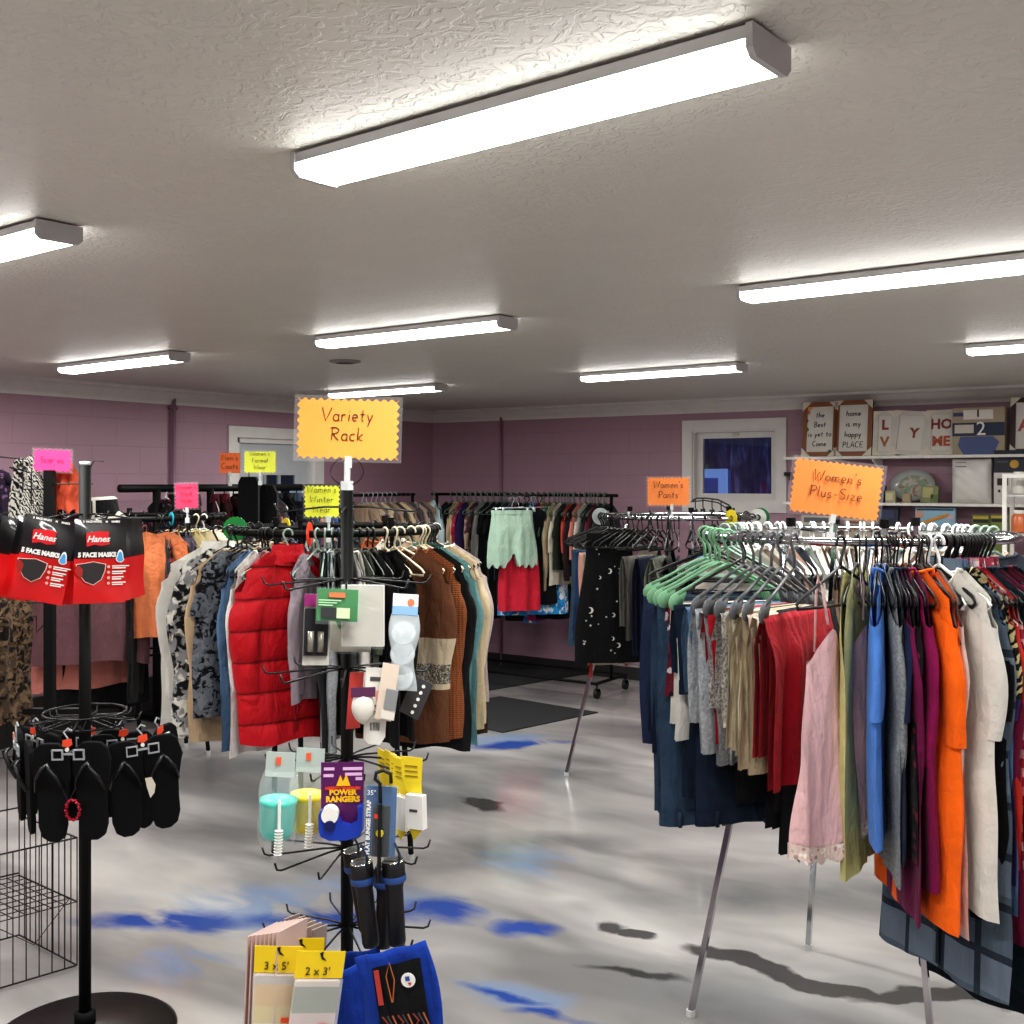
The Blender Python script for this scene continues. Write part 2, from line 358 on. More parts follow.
struct('wall_right', MB().box((XR+T/2, (YF+YB)/2, HC/2), (T, YB-YF, HC)), wm_l)
struct('wall_front', MB().box(((XL+XR)/2, YF-T/2, HC/2), (XR-XL, T, HC)), wm_b)
white = plain('#cfcbc8', .4); dark_base = plain('#2c2a2b', .5)
# crown moulding profile
def crown(name, p0, p1, inward):
    prof = [(0, 0), (0, -.115), (.012, -.115), (.02, -.095), (.045, -.07), (.07, -.03), (.09, -.02), (.095, 0)]
    mb = MB(); n = len(prof); b = 0
    for p in (p0, p1):
        for a, z in prof: mb.v.append((p[0]+inward[0]*a, p[1]+inward[1]*a, HC+z))
    for i in range(n):
        i2 = (i+1) % n; mb.f.append((i, i2, n+i2, n+i)); mb.mi.append(0)
    struct(name, mb, plain('#d6d2ce', .5))
crown('trim_1', (XL, YF), (XL, YB), (1, 0)); crown('trim_2', (XL, YB), (XR, YB), (0, -1))
struct('baseboard_back', MB().box(((XL+XR)/2, YB-.008, .055), (XR-XL, .016, .11)), dark_base)
struct('baseboard_left', MB().box((XL+.008, (YF+DW0)/2, .15), (.016, DW0-YF, .3)).box((XL+.008, (DW1+YB)/2, .055), (.016, YB-DW1, .11)), dark_base)
# painted conduits on the walls
pur = plain('#8a6a7c', .5)
y_ = on_x(173, 400, XL+.02).y
struct('trim_3', MB().tube([(XL+.03, y_, 0), (XL+.03, y_, HC-.03)], .016, 10).box((XL+.02, y_, 2.3), (.03, .07, .02)), pur, True)
x_ = on_y(501, 420, YB-.02).x
struct('trim_4', MB().tube([(x_, YB-.02, 0), (x_, YB-.02, HC-.03)], .013, 10), pur, True)
# window
wcx = (WX0+WX1)/2; wcz = (WZ0+WZ1)/2
def frame4(mb, x0, x1, z0, z1, wd, y0, y1):
    ym = (y0+y1)/2; dy = abs(y1-y0)
    mb.box((x0+wd/2, ym, (z0+z1)/2), (wd, dy, z1-z0)); mb.box((x1-wd/2, ym, (z0+z1)/2), (wd, dy, z1-z0))
    mb.box(((x0+x1)/2, ym, z0+wd/2), (x1-x0-2*wd, dy, wd)); mb.box(((x0+x1)/2, ym, z1-wd/2), (x1-x0-2*wd, dy, wd)); return mb
mb = MB(); frame4(mb, WX0-.09, WX1+.09, WZ0-.09, WZ1+.09, .09, YB-.02, YB)
frame4(mb, WX0-.001, WX1+.001, WZ0, WZ1, .015, YB, YB+T)
win = struct('window_1', mb, white)
frame4(MB(), WX0+.015, WX1-.015, WZ0+.015, WZ1-.015, .05, YB+.06, YB+.1).build('sash', white, win)
MB().box((wcx, YB+.05, WZ1-.035), (.05, .02, .02)).build('latch', plain('#b8b0a0', .3), win)
glass = plain('#dfe8f5', .02, trans=1.0, spec=.5)
MB().box((wcx, YB+.085, wcz), (WX1-WX0-.12, .004, WZ1-WZ0-.12)).build('pane', glass, win)
# outdoors at dusk seen through the window: bushes wall and a pale blue shed door with frame
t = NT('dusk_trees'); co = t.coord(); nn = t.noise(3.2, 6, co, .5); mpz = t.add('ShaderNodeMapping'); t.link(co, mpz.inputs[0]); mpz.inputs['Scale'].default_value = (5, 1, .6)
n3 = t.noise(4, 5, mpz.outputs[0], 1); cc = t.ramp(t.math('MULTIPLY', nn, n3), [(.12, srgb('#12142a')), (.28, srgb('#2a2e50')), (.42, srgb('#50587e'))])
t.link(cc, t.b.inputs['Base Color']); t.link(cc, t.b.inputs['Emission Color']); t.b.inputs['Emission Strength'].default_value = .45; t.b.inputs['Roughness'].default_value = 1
hill = MB(); hill.quadgrid(lambda u, v: (-10+14*u, 12.4+.5*math.sin(9*u+3*v)+.3*math.sin(23*u), -.05+4.2*v), 40, 12)
o = struct('trim_5', hill, t.m, True); del o['kind']; o.name = 'hedge_bank'; tag(o, 'dark blue dusk hedge bank seen outside through the small window', 'hedge')
g0 = on_y(683, 475, 10.2); g1 = on_y(728, 475, 10.2)
sh = thing('outdoor_booth', 'pale blue lit booth with dark panel outside the window', 'booth', (g0.x, 10.2, 0))
bw = g1.x-g0.x; sk = plain('#7fa4dc', .5, emis=.5); sd = plain('#3c55a0', .5, emis=.25)
MB().box((bw/2, .04, .93), (bw, .06, 1.86)).build('body', sd, sh)
hz = CH-(471-HY)*on_y(700, 471, 10.2).length/F
frame4(MB(), 0, bw, 0, 1.87, .09, -.03, 0).build('frame', sk, sh)
MB().box((bw*.3, -.012, .9), (bw*.28, .02, 1.6)).build('panel', sk, sh)
struct('ground', MB().box((-3, 12.5, -.08), (16, 7.2, .1)), plain('#20222c', .9)).name = 'ground_outside'
# door
mb = MB(); yc = (DW0+DW1)/2
for (ya, yb_) in ((DW0-.09, DW0), (DW1, DW1+.09)): mb.box((XL+.012, (ya+yb_)/2, DZ1/2), (.024, .09, DZ1))
mb.box((XL+.012, yc, DZ1+.045), (.024, DW1-DW0+.18, .09)); mb.box((XL-.05, yc, DZ1-.02), (.1, DW1-DW0, .04)).box((XL-.05, DW0+.02, DZ1/2), (.1, .04, DZ1)).box((XL-.05, DW1-.02, DZ1/2), (.1, .04, DZ1))
door = struct('door_1', mb, white)
y0, y1 = DW0+.04, DW1-.04
dl = MB(); gx0, gx1, gz0, gz1 = y0+.28, y1-.17, .9, DZ1-.30
dl.box((XL-.05, (y0+gx0)/2, DZ1/2-.02), (.045, gx0-y0, DZ1-.04)); dl.box((XL-.05, (y1+gx1)/2, DZ1/2-.02), (.045, y1-gx1, DZ1-.04))
dl.box((XL-.05, (gx0+gx1)/2, gz0/2), (.045, gx1-gx0, gz0)); dl.box((XL-.05, (gx0+gx1)/2, (gz1+DZ1-.04)/2), (.045, gx1-gx0, DZ1-.04-gz1))
lf = dl.build('door_leaf', plain('#aeb0b4', .45), door)
MB().box((XL-.05, (gx0+gx1)/2, (gz0+gz1)/2), (.01, gx1-gx0, gz1-gz0)).build('pane', plain('#1e2738', .08), lf)
for yy in (gx0+.02, (gx0+gx1)/2): MB().box((XL-.035, yy, (gz0+gz1)/2), (.02, .03, gz1-gz0)).build('mullion', plain('#8f959c', .5), lf)
MB().tube([(XL-.02, y0+.07, 1.0), (XL+.04, y0+.07, 1.0), (XL+.04, y0+.19, 1.0)], .011, 8).build('handle', plain('#999999', .3, 1), lf)
pn = tag(MB().box((XL-.028, (gx0+gx1)/2+.2, gz1-.2), (.002, .16, .14)).build('paper_notice', plain('#8fa3b5', .7)), 'small pale notice taped behind the door glass', 'notice')
# ---- ceiling lights
lens_m = plain('#fffdfa', .4, emis=10.0); met = plain('#c2c2c2', .5, .1)
LIGHTS = [(-1.05, 1.6, -5, 'large light fixture nearest the camera'), (-2.98, 1.72, -4, 'light fixture cut off by the left edge'), (-.88, 3.5, -4, 'light fixture at the right edge above the bright orange sign'),
          (-2.94, 3.65, -3, 'light fixture in the middle of the ceiling'), (-4.97, 3.72, -4, 'far left light fixture near the left wall'), (-2.83, 5.78, -4, 'light fixture in front of the window'),
          (-5.0, 5.9, -4, 'light fixture partly behind the large variety sign'), (-.6, 5.58, -4, 'far light fixture above the picture shelf'), (1.1, 1.6, -4, None), (1.2, 3.6, -4, None), (-5.03, 1.65, -4, None), (-1.05, -.6, -4, None), (-3.03, -.6, -4, None), (1.2, 5.6, -4, None)]
def lens_mesh(L):
    mb = MB(); pr = [(-.062, .03), (-.064, .012), (-.05, .003), (0, 0), (.05, .003), (.064, .012), (.062, .03)]
    for x in (-L/2, L/2):
        for y, z in pr: mb.v.append((x, y, z))
    n = len(pr)
    for i in range(n-1): mb.f.append((i, i+1, n+i+1, n+i)); mb.mi.append(0)
    return mb
for i, (lx, ly, a, lab) in enumerate(LIGHTS):
    L = 1.03 if i == 0 else 1.08
    th = thing('ceiling_light', ('white ' + lab) if lab else 'white LED wraparound light fixture behind the camera or out of frame', 'ceiling light', (lx*1.058-.03, ly*1.058-.02, HC-.056), math.radians(a), group='wraparound ceiling lights')
    lens_mesh(L).build('diffuser', lens_m, th)
    MB().box((0, 0, .038), (L, .125, .02)).box((0, 0, .052), (L-.02, .09, .009)).build('housing', met, th)
    for sx in (-1, 1): MB().prism([(-.066, .05), (-.066, .013), (-.052, 0), (.052, 0), (.066, .013), (.066, .05)], -.006, .006).build('end_cap', met, th, loc=(sx*(L/2+.006), 0, 0), rz=PI/2)
    ld = bpy.data.lights.new('tube_light', 'AREA'); ld.shape = 'RECTANGLE'; ld.size = L*.95; ld.size_y = .11; ld.energy = 23; ld.color = (.98, 1, .955)
    lo = bpy.data.objects.new('lamp', ld); COL.objects.link(lo); lo.parent = th; lo.location = (0, 0, -.004)
p = P(345, 375, 6.35); v = thing('ceiling_vent', 'small round vent in the ceiling beyond the middle light', 'vent', (p.x, p.y, HC))
MB().lathe([(.09, 0), (.09, -.008), (.06, -.014), (.055, -.004), (0, -.004)], 24).build('rim', plain('#8d8886', .5), v, True); MB().lathe([(.05, -.015), (.0, -.016)], 16).build('grille', plain('#3a3838', .6), v)
# ---- mats
mm = plain('#2b2c2e', .85)
q = [floor_pt(*a) for a in ((497, 728), (598, 712), (520, 698), (440, 709))]
def mat_on(name, label, quad):
    mb = MB(); n = len(quad)
    for z in (.0, .008):
        for c in quad: mb.v.append((c.x, c.y, z))
    mb.f += [(3, 2, 1, 0), (4, 5, 6, 7)]+[(i, (i+1) % 4, 4+(i+1) % 4, 4+i) for i in range(4)]; mb.mi += [0]*6
    tag(mb.build(name, mm), label, 'mat')
mat_on('floor_mat', 'thin black rubber mat on the floor in the aisle', [Vector((-4.95, 5.65, 0)), Vector((-4.05, 6.05, 0))] and [floor_pt(503, 733), floor_pt(598, 713), floor_pt(500, 697), floor_pt(400, 712)])
mat_on('floor_mat', 'black mat against the back wall under the rolling rack', [floor_pt(400, 682), floor_pt(470, 694), floor_pt(600, 672), floor_pt(500, 659)])
# ------------------------------------------------------------------ hangers
HANG = {}
def hook(mb, r=.0032, R=.02, neck=-.07):
    pts = [(R*math.cos(math.radians(a)), 0, R*math.sin(math.radians(a))+.002) for a in range(195, -41, -24)]
    pts += [(.006, 0, -.03), (0, 0, -.045), (0, 0, neck)]
    mb.tube(pts, r, 6)
def hanger_mesh(kind, colr):
    k = (kind, colr)
    if k in HANG: return HANG[k]
    mb = MB(); m = {'wire': plain('#8d9094', .3, .8), 'clip': plain('#d5dbe2', .15, .3)}.get(kind) or plain(colr, .45)
    if kind == 'tube':
        hook(mb, .0045, .021)
        mb.tube([(0, 0, -.06), (.05, 0, -.085), (.19, 0, -.145), (.206, 0, -.158), (.2, 0, -.17), (.1, 0, -.172), (-.1, 0, -.172), (-.2, 0, -.17), (-.206, 0, -.158), (-.19, 0, -.145), (-.05, 0, -.085)], .0048, 6, closed=True)
    elif kind == 'thin':
        hook(mb, .0028)
        mb.tube([(0, 0, -.062), (.06, 0, -.085), (.19, 0, -.137), (.205, 0, -.155), (.19, 0, -.166), (0, 0, -.17), (-.19, 0, -.166), (-.205, 0, -.155), (-.19, 0, -.137), (-.06, 0, -.085)], .0065, 6, closed=True, flat=(1, .35))
    elif kind == 'wire':
        hook(mb, .0015); mb.tube([(0, 0, -.065), (.2, 0, -.15), (.2, 0, -.158), (-.2, 0, -.158), (-.2, 0, -.15)], .0016, 5, closed=True)
    elif kind == 'contour':
        hook(mb, .0046, .022, -.085)
        for s in (-1, 1):
            mb.tube([(0, 0, -.082), (s*.04, 0, -.1), (s*.13, 0, -.15), (s*.18, 0, -.175)], [.0045, .005, .0055, .007], 8)
            mb.prism([(s*.15, -.17), (s*.16, -.163), (s*.18, -.168), (s*.2, -.180), (s*.21, -.195), (s*.211, -.21), (s*.204, -.224), (s*.19, -.228), (s*.17, -.222)], -.004, .004)
        mb.tube([(-.17, 0, -.215), (.17, 0, -.215)], .004, 6)
    elif kind == 'clip':
        hook(mb, .0022); mb.tube([(-.16, 0, -.07), (.16, 0, -.07)], .004, 6)
        for s in (-.13, .13): mb.box((s, 0, -.085), (.022, .018, .04))
    HANG[k] = mb.mesh('hanger', m); return HANG[k]
HN = {'#151515': 'black', '#e8e8e6': 'white', '#6fa07c': 'mint green', '#54565a': 'charcoal grey', '#56695e': 'dull green', '#d8cdb0': 'ivory', '#8aa394': 'pale green', '#c9c9c6': 'pale grey', '#2aa7b5': 'turquoise', '#8a8a8e': 'grey'}
KN = {'tube': 'tubular plastic', 'thin': 'slim velvet', 'wire': 'bent wire', 'contour': 'contoured plastic', 'clip': 'clear clip'}
# ------------------------------------------------------------------ garments
def sm(x): x = max(0, min(1, x)); return x*x*(3-2*x)
def make_top(mname, mat, L=.66, sleeve='short', neck='crew', t=.02, hs=.2, hw=.23, w2=.24, seed=0, fold=.009, puff=0, sl=None, hem=0.0, curl=0):
    r = random.Random(seed); ph = [r.uniform(0, 6.28) for _ in range(6)]
    nw = {'crew': .085, 'v': .08, 'scoop': .11, 'hood': .07, 'collar': .07, 'boat': .14}[neck]
    ndf = {'crew': .06, 'v': .16, 'scoop': .12, 'hood': .07, 'collar': .05, 'boat': .04}[neck]
    nu, nv = (26, 78) if puff else (22, 26)
    def zt(u, s):
        x = abs(u)*hs
        if x < nw:
            e = math.sqrt(max(0, 1-(x/nw)**2)) if neck != 'v' else 1-x/nw
            return -.068 - (ndf if s > 0 else .015)*e
        return -.068 - (x-nw)/(hs-nw)*.072
    def half(z): return hs+(hw-hs)*sm((-z-.16)/.1)+(w2-hw)*sm((-z-.3)/max(.1, L-.3))
    def fo(x, z):
        A = fold*sm((-z-.14)/.3)
        return A*(math.sin(x*34+ph[0]+z*2)+.6*math.sin(x*61+ph[1]-z*3))+.005*math.sin(z*5+ph[2])*sm((-z-.2)/.4)
    def mk(s):
        def fn(u, v):
            U = u*2-1; a = zt(U, s); zb = -(.07+L)+.008*math.sin(U*5+ph[3])+(-hem*(1-U*U) if hem else 0)
            z = a+(zb-a)*v; x = U*half(z)
            tt = t*(.25+.75*sm((-z-.1)/.2)); e = max(0, 1-U*U)**.4
            y = s*(tt*e + (.008*(1-v*4 if v < .25 else 0) if abs(U)*hs > nw else .014*(1-(abs(U)*hs/nw)**2)*(1-v*4 if v < .25 else 0)))
            if puff: y += s*puff*(abs(math.sin(z*PI/.125))**.5-.6)*e
            return (x+.004*math.sin(z*18+ph[4])*sm(-z*2-.4), y+fo(x, z), z)
        return fn
    mb = MB(); mb.quadgrid(mk(1), nu, nv); mb.quadgrid(mk(-1), nu, nv)
    parts = [('body', mb.mesh(mname, mat))]
    if sleeve in ('short', 'long', 'cap', 'elbow'):
        ln = {'short': .2, 'long': .58, 'cap': .1, 'elbow': .33}[sleeve] if sl is None else sl
        for s in (-1, 1):
            m2 = MB(); n = 12; rows = 60 if puff else 14 if ln > .3 else 7; b0 = r.uniform(-1, 1)
            def fs(u, v):
                th = 2*PI*u; d = v*ln; out = .05*sm(d/.22)-.02*sm((d-.25)/.4)
                cx = s*(hs-.045+out*.8); cz = -.165-d*(.93 if ln > .3 else .88)
                a = .078-.012*sm(d/.12)-(.02*sm((d-.15)/.35)); bb = max(t*.75, .016)+puff*.4
                tilt = .9*(1-sm(d/.15))
                ex = math.cos(th)*a; ey = math.sin(th)*bb
                if puff: q = abs(math.sin((cz+.0)*PI/.125))**.5; ex *= 1.08+.05*q; ey *= .9+.3*q
                if ln > .4: 
                    g = sm((v-.93)/.03); ex *= 1-.28*g; ey *= 1-.1*g
                w_ = fold*.4*math.sin(d*26+ph[5]+2*th)*sm(d/.1)
                return (cx+ex+w_*.5+s*.006*math.sin(d*7+b0)*(ln > .3), ey+w_+fo(s*hs, cz)*.7+(.006*math.sin(d*9+b0*3) if ln > .3 else 0), cz-abs(ex)*0+ -s*ex*tilt*.75)
            m2.quadgrid(fs, n, rows, closed_u=True); parts.append(('sleeve', m2.mesh('sleeve', mat)))
    if neck in ('crew', 'boat') :
        m3 = MB(); pts = []
        for i in range(24):
            a = 2*PI*i/24; x = nw*math.cos(a); s = 1 if math.sin(a) >= 0 else -1
            z = -.068-(ndf if s > 0 else .015)*abs(math.sin(a)); pts.append((x, s*(.006+.012*abs(math.sin(a))), z))
        m3.tube(pts, .0055, 5, closed=True); parts.append(('neckband', m3.mesh('neckband', mat)))
    if neck == 'collar':
        m3 = MB()
        def fc(u, v):
            a = -PI*.42+u*(2*PI-PI*.16); x = (.07+.012*v)*math.sin(a); y = -.035*math.cos(a)*(1+.3*v); return (x, y+.0, -.078+.035*(1-v)-.03*v-.02*max(0, math.cos(a+PI))*v)
        m3.quadgrid(fc, 22, 4); parts.append(('collar', m3.mesh('collar', mat)))
        m4 = MB().box((0, t+.006, -.1-L/2), (.02, .004, L-.1)); parts.append(('placket', m4.mesh('placket', mat)))
    if neck == 'hood':
        m3 = MB()
        def fh(u, v):
            a = PI*u; x = .1*math.cos(a)*(1-.25*v); return (x, -.02-.055*math.sin(PI*v)*math.sin(a)+.01, -.07-.14*v*math.sin(a)+.02*math.sin(a)-.03*(1-math.sin(a)))
        m3.quadgrid(fh, 14, 8); parts.append(('hood', m3.mesh('hood', mat)))
    return parts
def make_cami(mname, mat, L=.6, lace=None, seed=0, t=.02, w2=.2):
    r = random.Random(seed); p = r.uniform(0, 6)
    def mk(s):
        def fn(u, v):
            U = u*2-1; x0 = abs(U)*.155
            a = (-.225-.24*abs(abs(U)-.52)**1.15 - (.02*max(0, .1-abs(U))*10)) if s > 0 else -.32
            zb = -(.07+L)-.02*math.sin(U*4+p); z = a+(zb-a)*v
            x = U*(.155-.0*v+(w2-.155)*sm(v)); y = s*t*max(0, 1-U*U)**.4+.016*sm(v)*(math.sin(x*42+p)+.5*math.sin(x*75))+.0
            return (x, y+(.02*s*max(0, 1-abs(abs(U)-.5)*3)*(1-v) if s > 0 else 0), z)
        return fn
    mb = MB(); mb.quadgrid(mk(1), 22, 20); mb.quadgrid(mk(-1), 22, 20); parts = [('body', mb.mesh(mname, mat))]
    for s in (-1, 1):
        m = MB(); m.tube([(s*.085, .02, -.22), (s*.1, .01, -.12), (s*.105, 0, -.085), (s*.1, -.01, -.13), (s*.09, -.02, -.3)], .005, 5, flat=(1, .5)); parts.append(('strap', m.mesh('strap', mat)))
    if lace:
        m = MB()
        for s in (-1, 1):
            f0 = mk(s)
            def fl(u, v, f0=f0, s=s):
                x, y, z = f0(u, 1); return (x*1.01, y+s*.002, z-.045*v+(.006*math.sin(u*60) if v > .9 else 0))
            m.quadgrid(fl, 60, 3)
        parts.append(('lace_hem', m.mesh('lace_hem', lace)))
    return parts
def make_pants(mname, mat, L=.5, W=.24, L2=None, t=.018, seed=0, x0=0.0, bar=-.215, band=None, fold=.008):
    r = random.Random(seed); ph = [r.uniform(0, 6.28) for _ in range(4)]; L2 = L2 or L-r.uniform(.02, .09)
    def fn(u, v):
        tot = L+L2+PI*.006; d = v*tot; x = (u-.5)*W
        if d < L: z = bar-(L-d); y = .008+t*sm((L-d)/.12)
        elif d > L+PI*.006: z = bar-(d-L-PI*.006); y = -.008-t*sm((d-L)/.12)
        else:
            a = (d-L)/.006; z = bar+.008*math.sin(a); y = .008*math.cos(a)
        A = fold*sm((bar-z)/.2); f = A*(math.sin(x*40+ph[0])+.6*math.sin(x*73+ph[1]+z*4))
        W_ = 1+.10*sm((bar-z)/.4)*math.sin(ph[2])
        return (x0+x*W_+.012*math.sin(z*6+ph[3]), y+f, z)
    mb = MB(); mb.quadgrid(fn, 16, 40)
    # closed side edges: inner layers of the folded legs
    def fi(u, v):
        x, y, z = fn(u, v); return (x*.97, y*.45, z)
    mb.quadgrid(fi, 8, 30); parts = [(None, mb.mesh(mname, mat))]
    if band:
        m = MB(); 
        def fb(u, v):
            x, y, z = fn(u, 0); return (x*1.02, y+.004, z+.045*v)
        def fb2(u, v):
            x, y, z = fn(u, 0); return (x*1.02, y-.004, z+.045*v)
        m.quadgrid(fb, 16, 2); m.quadgrid(fb2, 16, 2)
        parts.append(('waistband', m.mesh('waistband', band)))
        for k in (.15, .5, .85):
            m = MB(); x, y, z = fn(k, 0); m.box((x*1.02, y+.007, z+.022), (.012, .005, .05)); parts.append(('belt_loop', m.mesh('belt_loop', band)))
    return parts
def make_skirt(mname, mat, L=.4, W=.4, W2=.46, t=.03, seed=0, top=-.09, legs=False, ruffle=0, band=True, fold=.014):
    r = random.Random(seed); ph = [r.uniform(0, 6.28) for _ in range(4)]
    def mk(s, k=1.0):
        def fn(u, v):
            U = u*2-1; z = top-L*v; x = U*(W/2+(W2-W)/2*sm(v*1.2)); e = max(0, 1-U*U)**.35
            if legs:
                gap = max(0, v-.55)/.45; z -= 0; z += .1*gap*math.exp(-(U/.16)**2); x += (.0)
            if ruffle: z += .02*math.sin(U*22)*sm((v-.6)/.4)
            return (x, s*k*t*e*(.3+.7*sm(v*3))+fold*sm(v*1.5)*(math.sin(x*38+ph[0])+.5*math.sin(x*70+ph[1])), z)
        return fn
    mb = MB()
    for s in (-1, 1): mb.quadgrid(mk(s), 26, 16)
    parts = [(None, mb.mesh(mname, mat))]
    if band:
        m = MB(); pts = [((W/2+.002)*math.cos(2*PI*i/28), (t*.4+.004)*math.sin(2*PI*i/28), top) for i in range(28)]
        def fb(u, v): a = 2*PI*u; return ((W/2+.004)*math.cos(a), (t*.35+.008)*math.sin(a), top-.035*v+.002)
        m.quadgrid(fb, 28, 2, closed_u=True); parts.append(('waistband', m.mesh('waistband', mat)))
    if ruffle:
        for k in (.55, .8):
            m = MB()
            def fr(u, v, k=k):
                x, y, z = mk(1)(u, k); return (x*1.02, y+.006+.02*v+.008*math.sin(u*50), z-.05*v+.012*math.sin(u*24)*v)
            m.quadgrid(fr, 60, 3); parts.append(('ruffle', m.mesh('ruffle', mat)))
    return parts
def assemble(name, parts, label, cat, loc, rot, group):
    if parts[0][0] is None and len(parts) == 1:
        o = link(name, parts[0][1]); o.location = loc; o.rotation_euler = rot; return tag(o, label, cat, group)
    th = thing(name, label, cat, loc, group=group, rot=rot)
    for n, me in parts: link(n or {'jeans': 'denim_legs', 'trousers': 'folded_legs', 'shorts': 'shell', 'skirt': 'panel'}.get(name, 'fabric'), me, th)
    return th
# ------------------------------------------------------------------ racks
class Round:
    def __init__(s, C, R, z, phrase, grp): s.C = Vector((C[0], C[1], 0)); s.R = R; s.z = z; s.phrase = phrase; s.grp = grp; s.n = 0
    def out(s, f): a = math.radians(f); return RV*-math.cos(a)+VV*-math.sin(a)
    def at(s, f): return s.C+s.out(f)*s.R+ZV*s.z
    def yaw(s, f): o = s.out(f); return math.atan2(o.y, o.x)
class Line:
    def __init__(s, a, b, z, outd, phrase, grp): s.a = Vector((*a, 0)); s.b = Vector((*b, 0)); s.z = z; s.o = Vector((*outd, 0)).normalized(); s.phrase = phrase; s.grp = grp; s.n = 0
    def at(s, px):      # px = picture column of the hook
        dr = VV+RV*((px-512)/F); e = s.b-s.a
        den = dr.x*e.y-dr.y*e.x; k = (s.a.x*e.y-s.a.y*e.x)/den; p = dr*k; return Vector((p.x, p.y, s.z))
    def yaw(s, f): return math.atan2(s.o.y, s.o.x)
USED = {}
ORD = 'first second third fourth fifth sixth seventh eighth ninth tenth eleventh twelfth thirteenth fourteenth fifteenth sixteenth seventeenth eighteenth nineteenth twentieth'.split()
PEND = []
CAT = {'tee': 'shirt', 'sweater': 'sweater', 'shirt': 'shirt', 'blouse': 'blouse', 'jacket': 'jacket', 'coat': 'coat', 'dress': 'dress', 'jeans': 'jeans', 'trousers': 'trousers', 'shorts': 'shorts', 'skirt': 'skirt', 'camisole': 'camisole', 'tank_top': 'tank top', 'hoodie': 'hoodie', 'sweatshirt': 'sweatshirt', 'cardigan': 'cardigan', 't_shirt': 't-shirt', 'puffer_jacket': 'jacket', 'denim_jacket': 'jacket'}
def hang(rack, f, name, mat, desc, hy=None, L=None, hg=('thin', '#151515'), dr=0.0, tw=0.0, flip=False, drop=0.0, maker=None, lift=0.0, **kw):
    p = rack.at(f); yaw = rack.yaw(f)+math.radians(tw+rnd.uniform(-3, 3)); rack.n += 1
    od = Vector((math.cos(yaw), math.sin(yaw), 0)); ro = Vector((math.cos(rack.yaw(f)), math.sin(rack.yaw(f)), 0)); p = p+ro*dr
    if hy is not None:      # hem row in the photograph gives the length
        q = p+od*.12; d = q.dot(VV); L = rack.z-(CH-(hy-HY)*d/F)
        if maker in (make_pants,): L -= .215
        elif maker is make_skirt: L -= .09
        else: L -= .07
    sd = rnd.randint(0, 9999)
    if maker is None: maker = make_top
    parts = maker(name, mat, L=L, seed=sd, **kw)
    rot = (rnd.uniform(-.02, .02), 0, yaw+(PI if flip else 0))
    assembled = assemble(name, parts, desc, CAT.get(name, name), p, rot, rack.grp)
    PEND.append((assembled, desc, rack))
    if hg:
        h = link('clothes_hanger', hanger_mesh(*hg)); h.location = p; h.rotation_euler = (0, 0, yaw+(PI if rnd.random() < .3 else 0))
        tag(h, f"{HN.get(hg[1], 'grey')} {KN[hg[0]]} hanger on {rack.phrase}", 'hanger', f"{HN.get(hg[1], 'grey')} {KN[hg[0]]} hangers on {rack.phrase}")
    return assembled
def spare(rack, f, hg, tw=0):
    p = rack.at(f); h = link('clothes_hanger', hanger_mesh(*hg)); h.location = p; h.rotation_euler = (0, 0, rack.yaw(f)+math.radians(tw))
    tag(h, f"{HN.get(hg[1], 'grey')} {KN[hg[0]]} hanger on {rack.phrase}", 'hanger', f"{HN.get(hg[1], 'grey')} {KN[hg[0]]} hangers on {rack.phrase}")
def resolve_labels():
    d = {}
    for o, desc, rack in PEND: d.setdefault((desc, rack.phrase), []).append(o)
    for (desc, ph), os_ in d.items():
        if len(os_) == 1: os_[0]['label'] = f"{desc} on {ph}"
        else:
            def key(o): q = o.location; return (q.dot(RV)/max(.1, q.dot(VV)))
            for i, o in enumerate(sorted(os_, key=key)):
                o['label'] = f"{desc}, {ORD[i] if i < 20 else str(i+1)+'th'} from left, {ph}"
chrome = plain('#b9bbbf', .14, 1.0); chrome_d = plain('#9a9c9f', .2, 1.0); black_m = plain('#0a0a0b', .6, spec=.2); blackp = plain('#0e0e10', .5)
def round_rack(rk, name, label, m, az0, rf, rt, capm, rail_r=.0127, feet=None):
    th = thing(name, label, 'clothes rack', (rk.C.x, rk.C.y, 0))
    MB().tube([(rk.R*math.cos(2*PI*i/64), rk.R*math.sin(2*PI*i/64), rk.z) for i in range(64)], rail_r, 10, closed=True).build('rail', m, th, True)
    tops = []
    for k in range(4):
        a = math.radians(az0+90*k); ft = Vector((rf*math.cos(a), rf*math.sin(a), .012)); tp = Vector((rt*math.cos(a), rt*math.sin(a), rk.z+.03))
        if feet:
            q = RV*feet[k][0]+VV*feet[k][1]; ft = Vector((q.x, q.y, .012)); q = RV*feet[k][0]*.8+VV*(feet[k][1]-.25)*.9 if rk is not A else (RV*feet[k][0]+VV*feet[k][1])*.4; tp = Vector((q.x, q.y, rk.z+.03)); a = math.atan2(q.y, q.x)
        tops.append((ft, tp))
        mb = MB(); mid = ft.lerp(tp, .48); mb.tube([ft, mid], .0125, 4).tube([mid, tp], .0105, 4)
        lg = mb.build('leg', m, th); MB().tube([(ft.x, ft.y, 0), (ft.x, ft.y, .02)], .016, 8).build('foot_cap', plain('#c8c8c8', .5), lg)
        MB().tube([tp, tp+ZV*.028], .016, 8).build('top_cap', capm, lg)
        a = math.atan2(tp.y, tp.x); a_ = Vector((math.cos(a), math.sin(a), 0)); MB().tube([Vector((tp.x, tp.y, rk.z)), a_*rk.R+ZV*rk.z], .008, 6).build('support_arm', m, th)
    for k in range(4):
        f0, t0 = tops[k]; f1, t1 = tops[(k+1) % 4]; MB().tube([f0.lerp(t0, .43), f1.lerp(t1, .43)], .009, 4).build('crossbar', m, th)
    return th
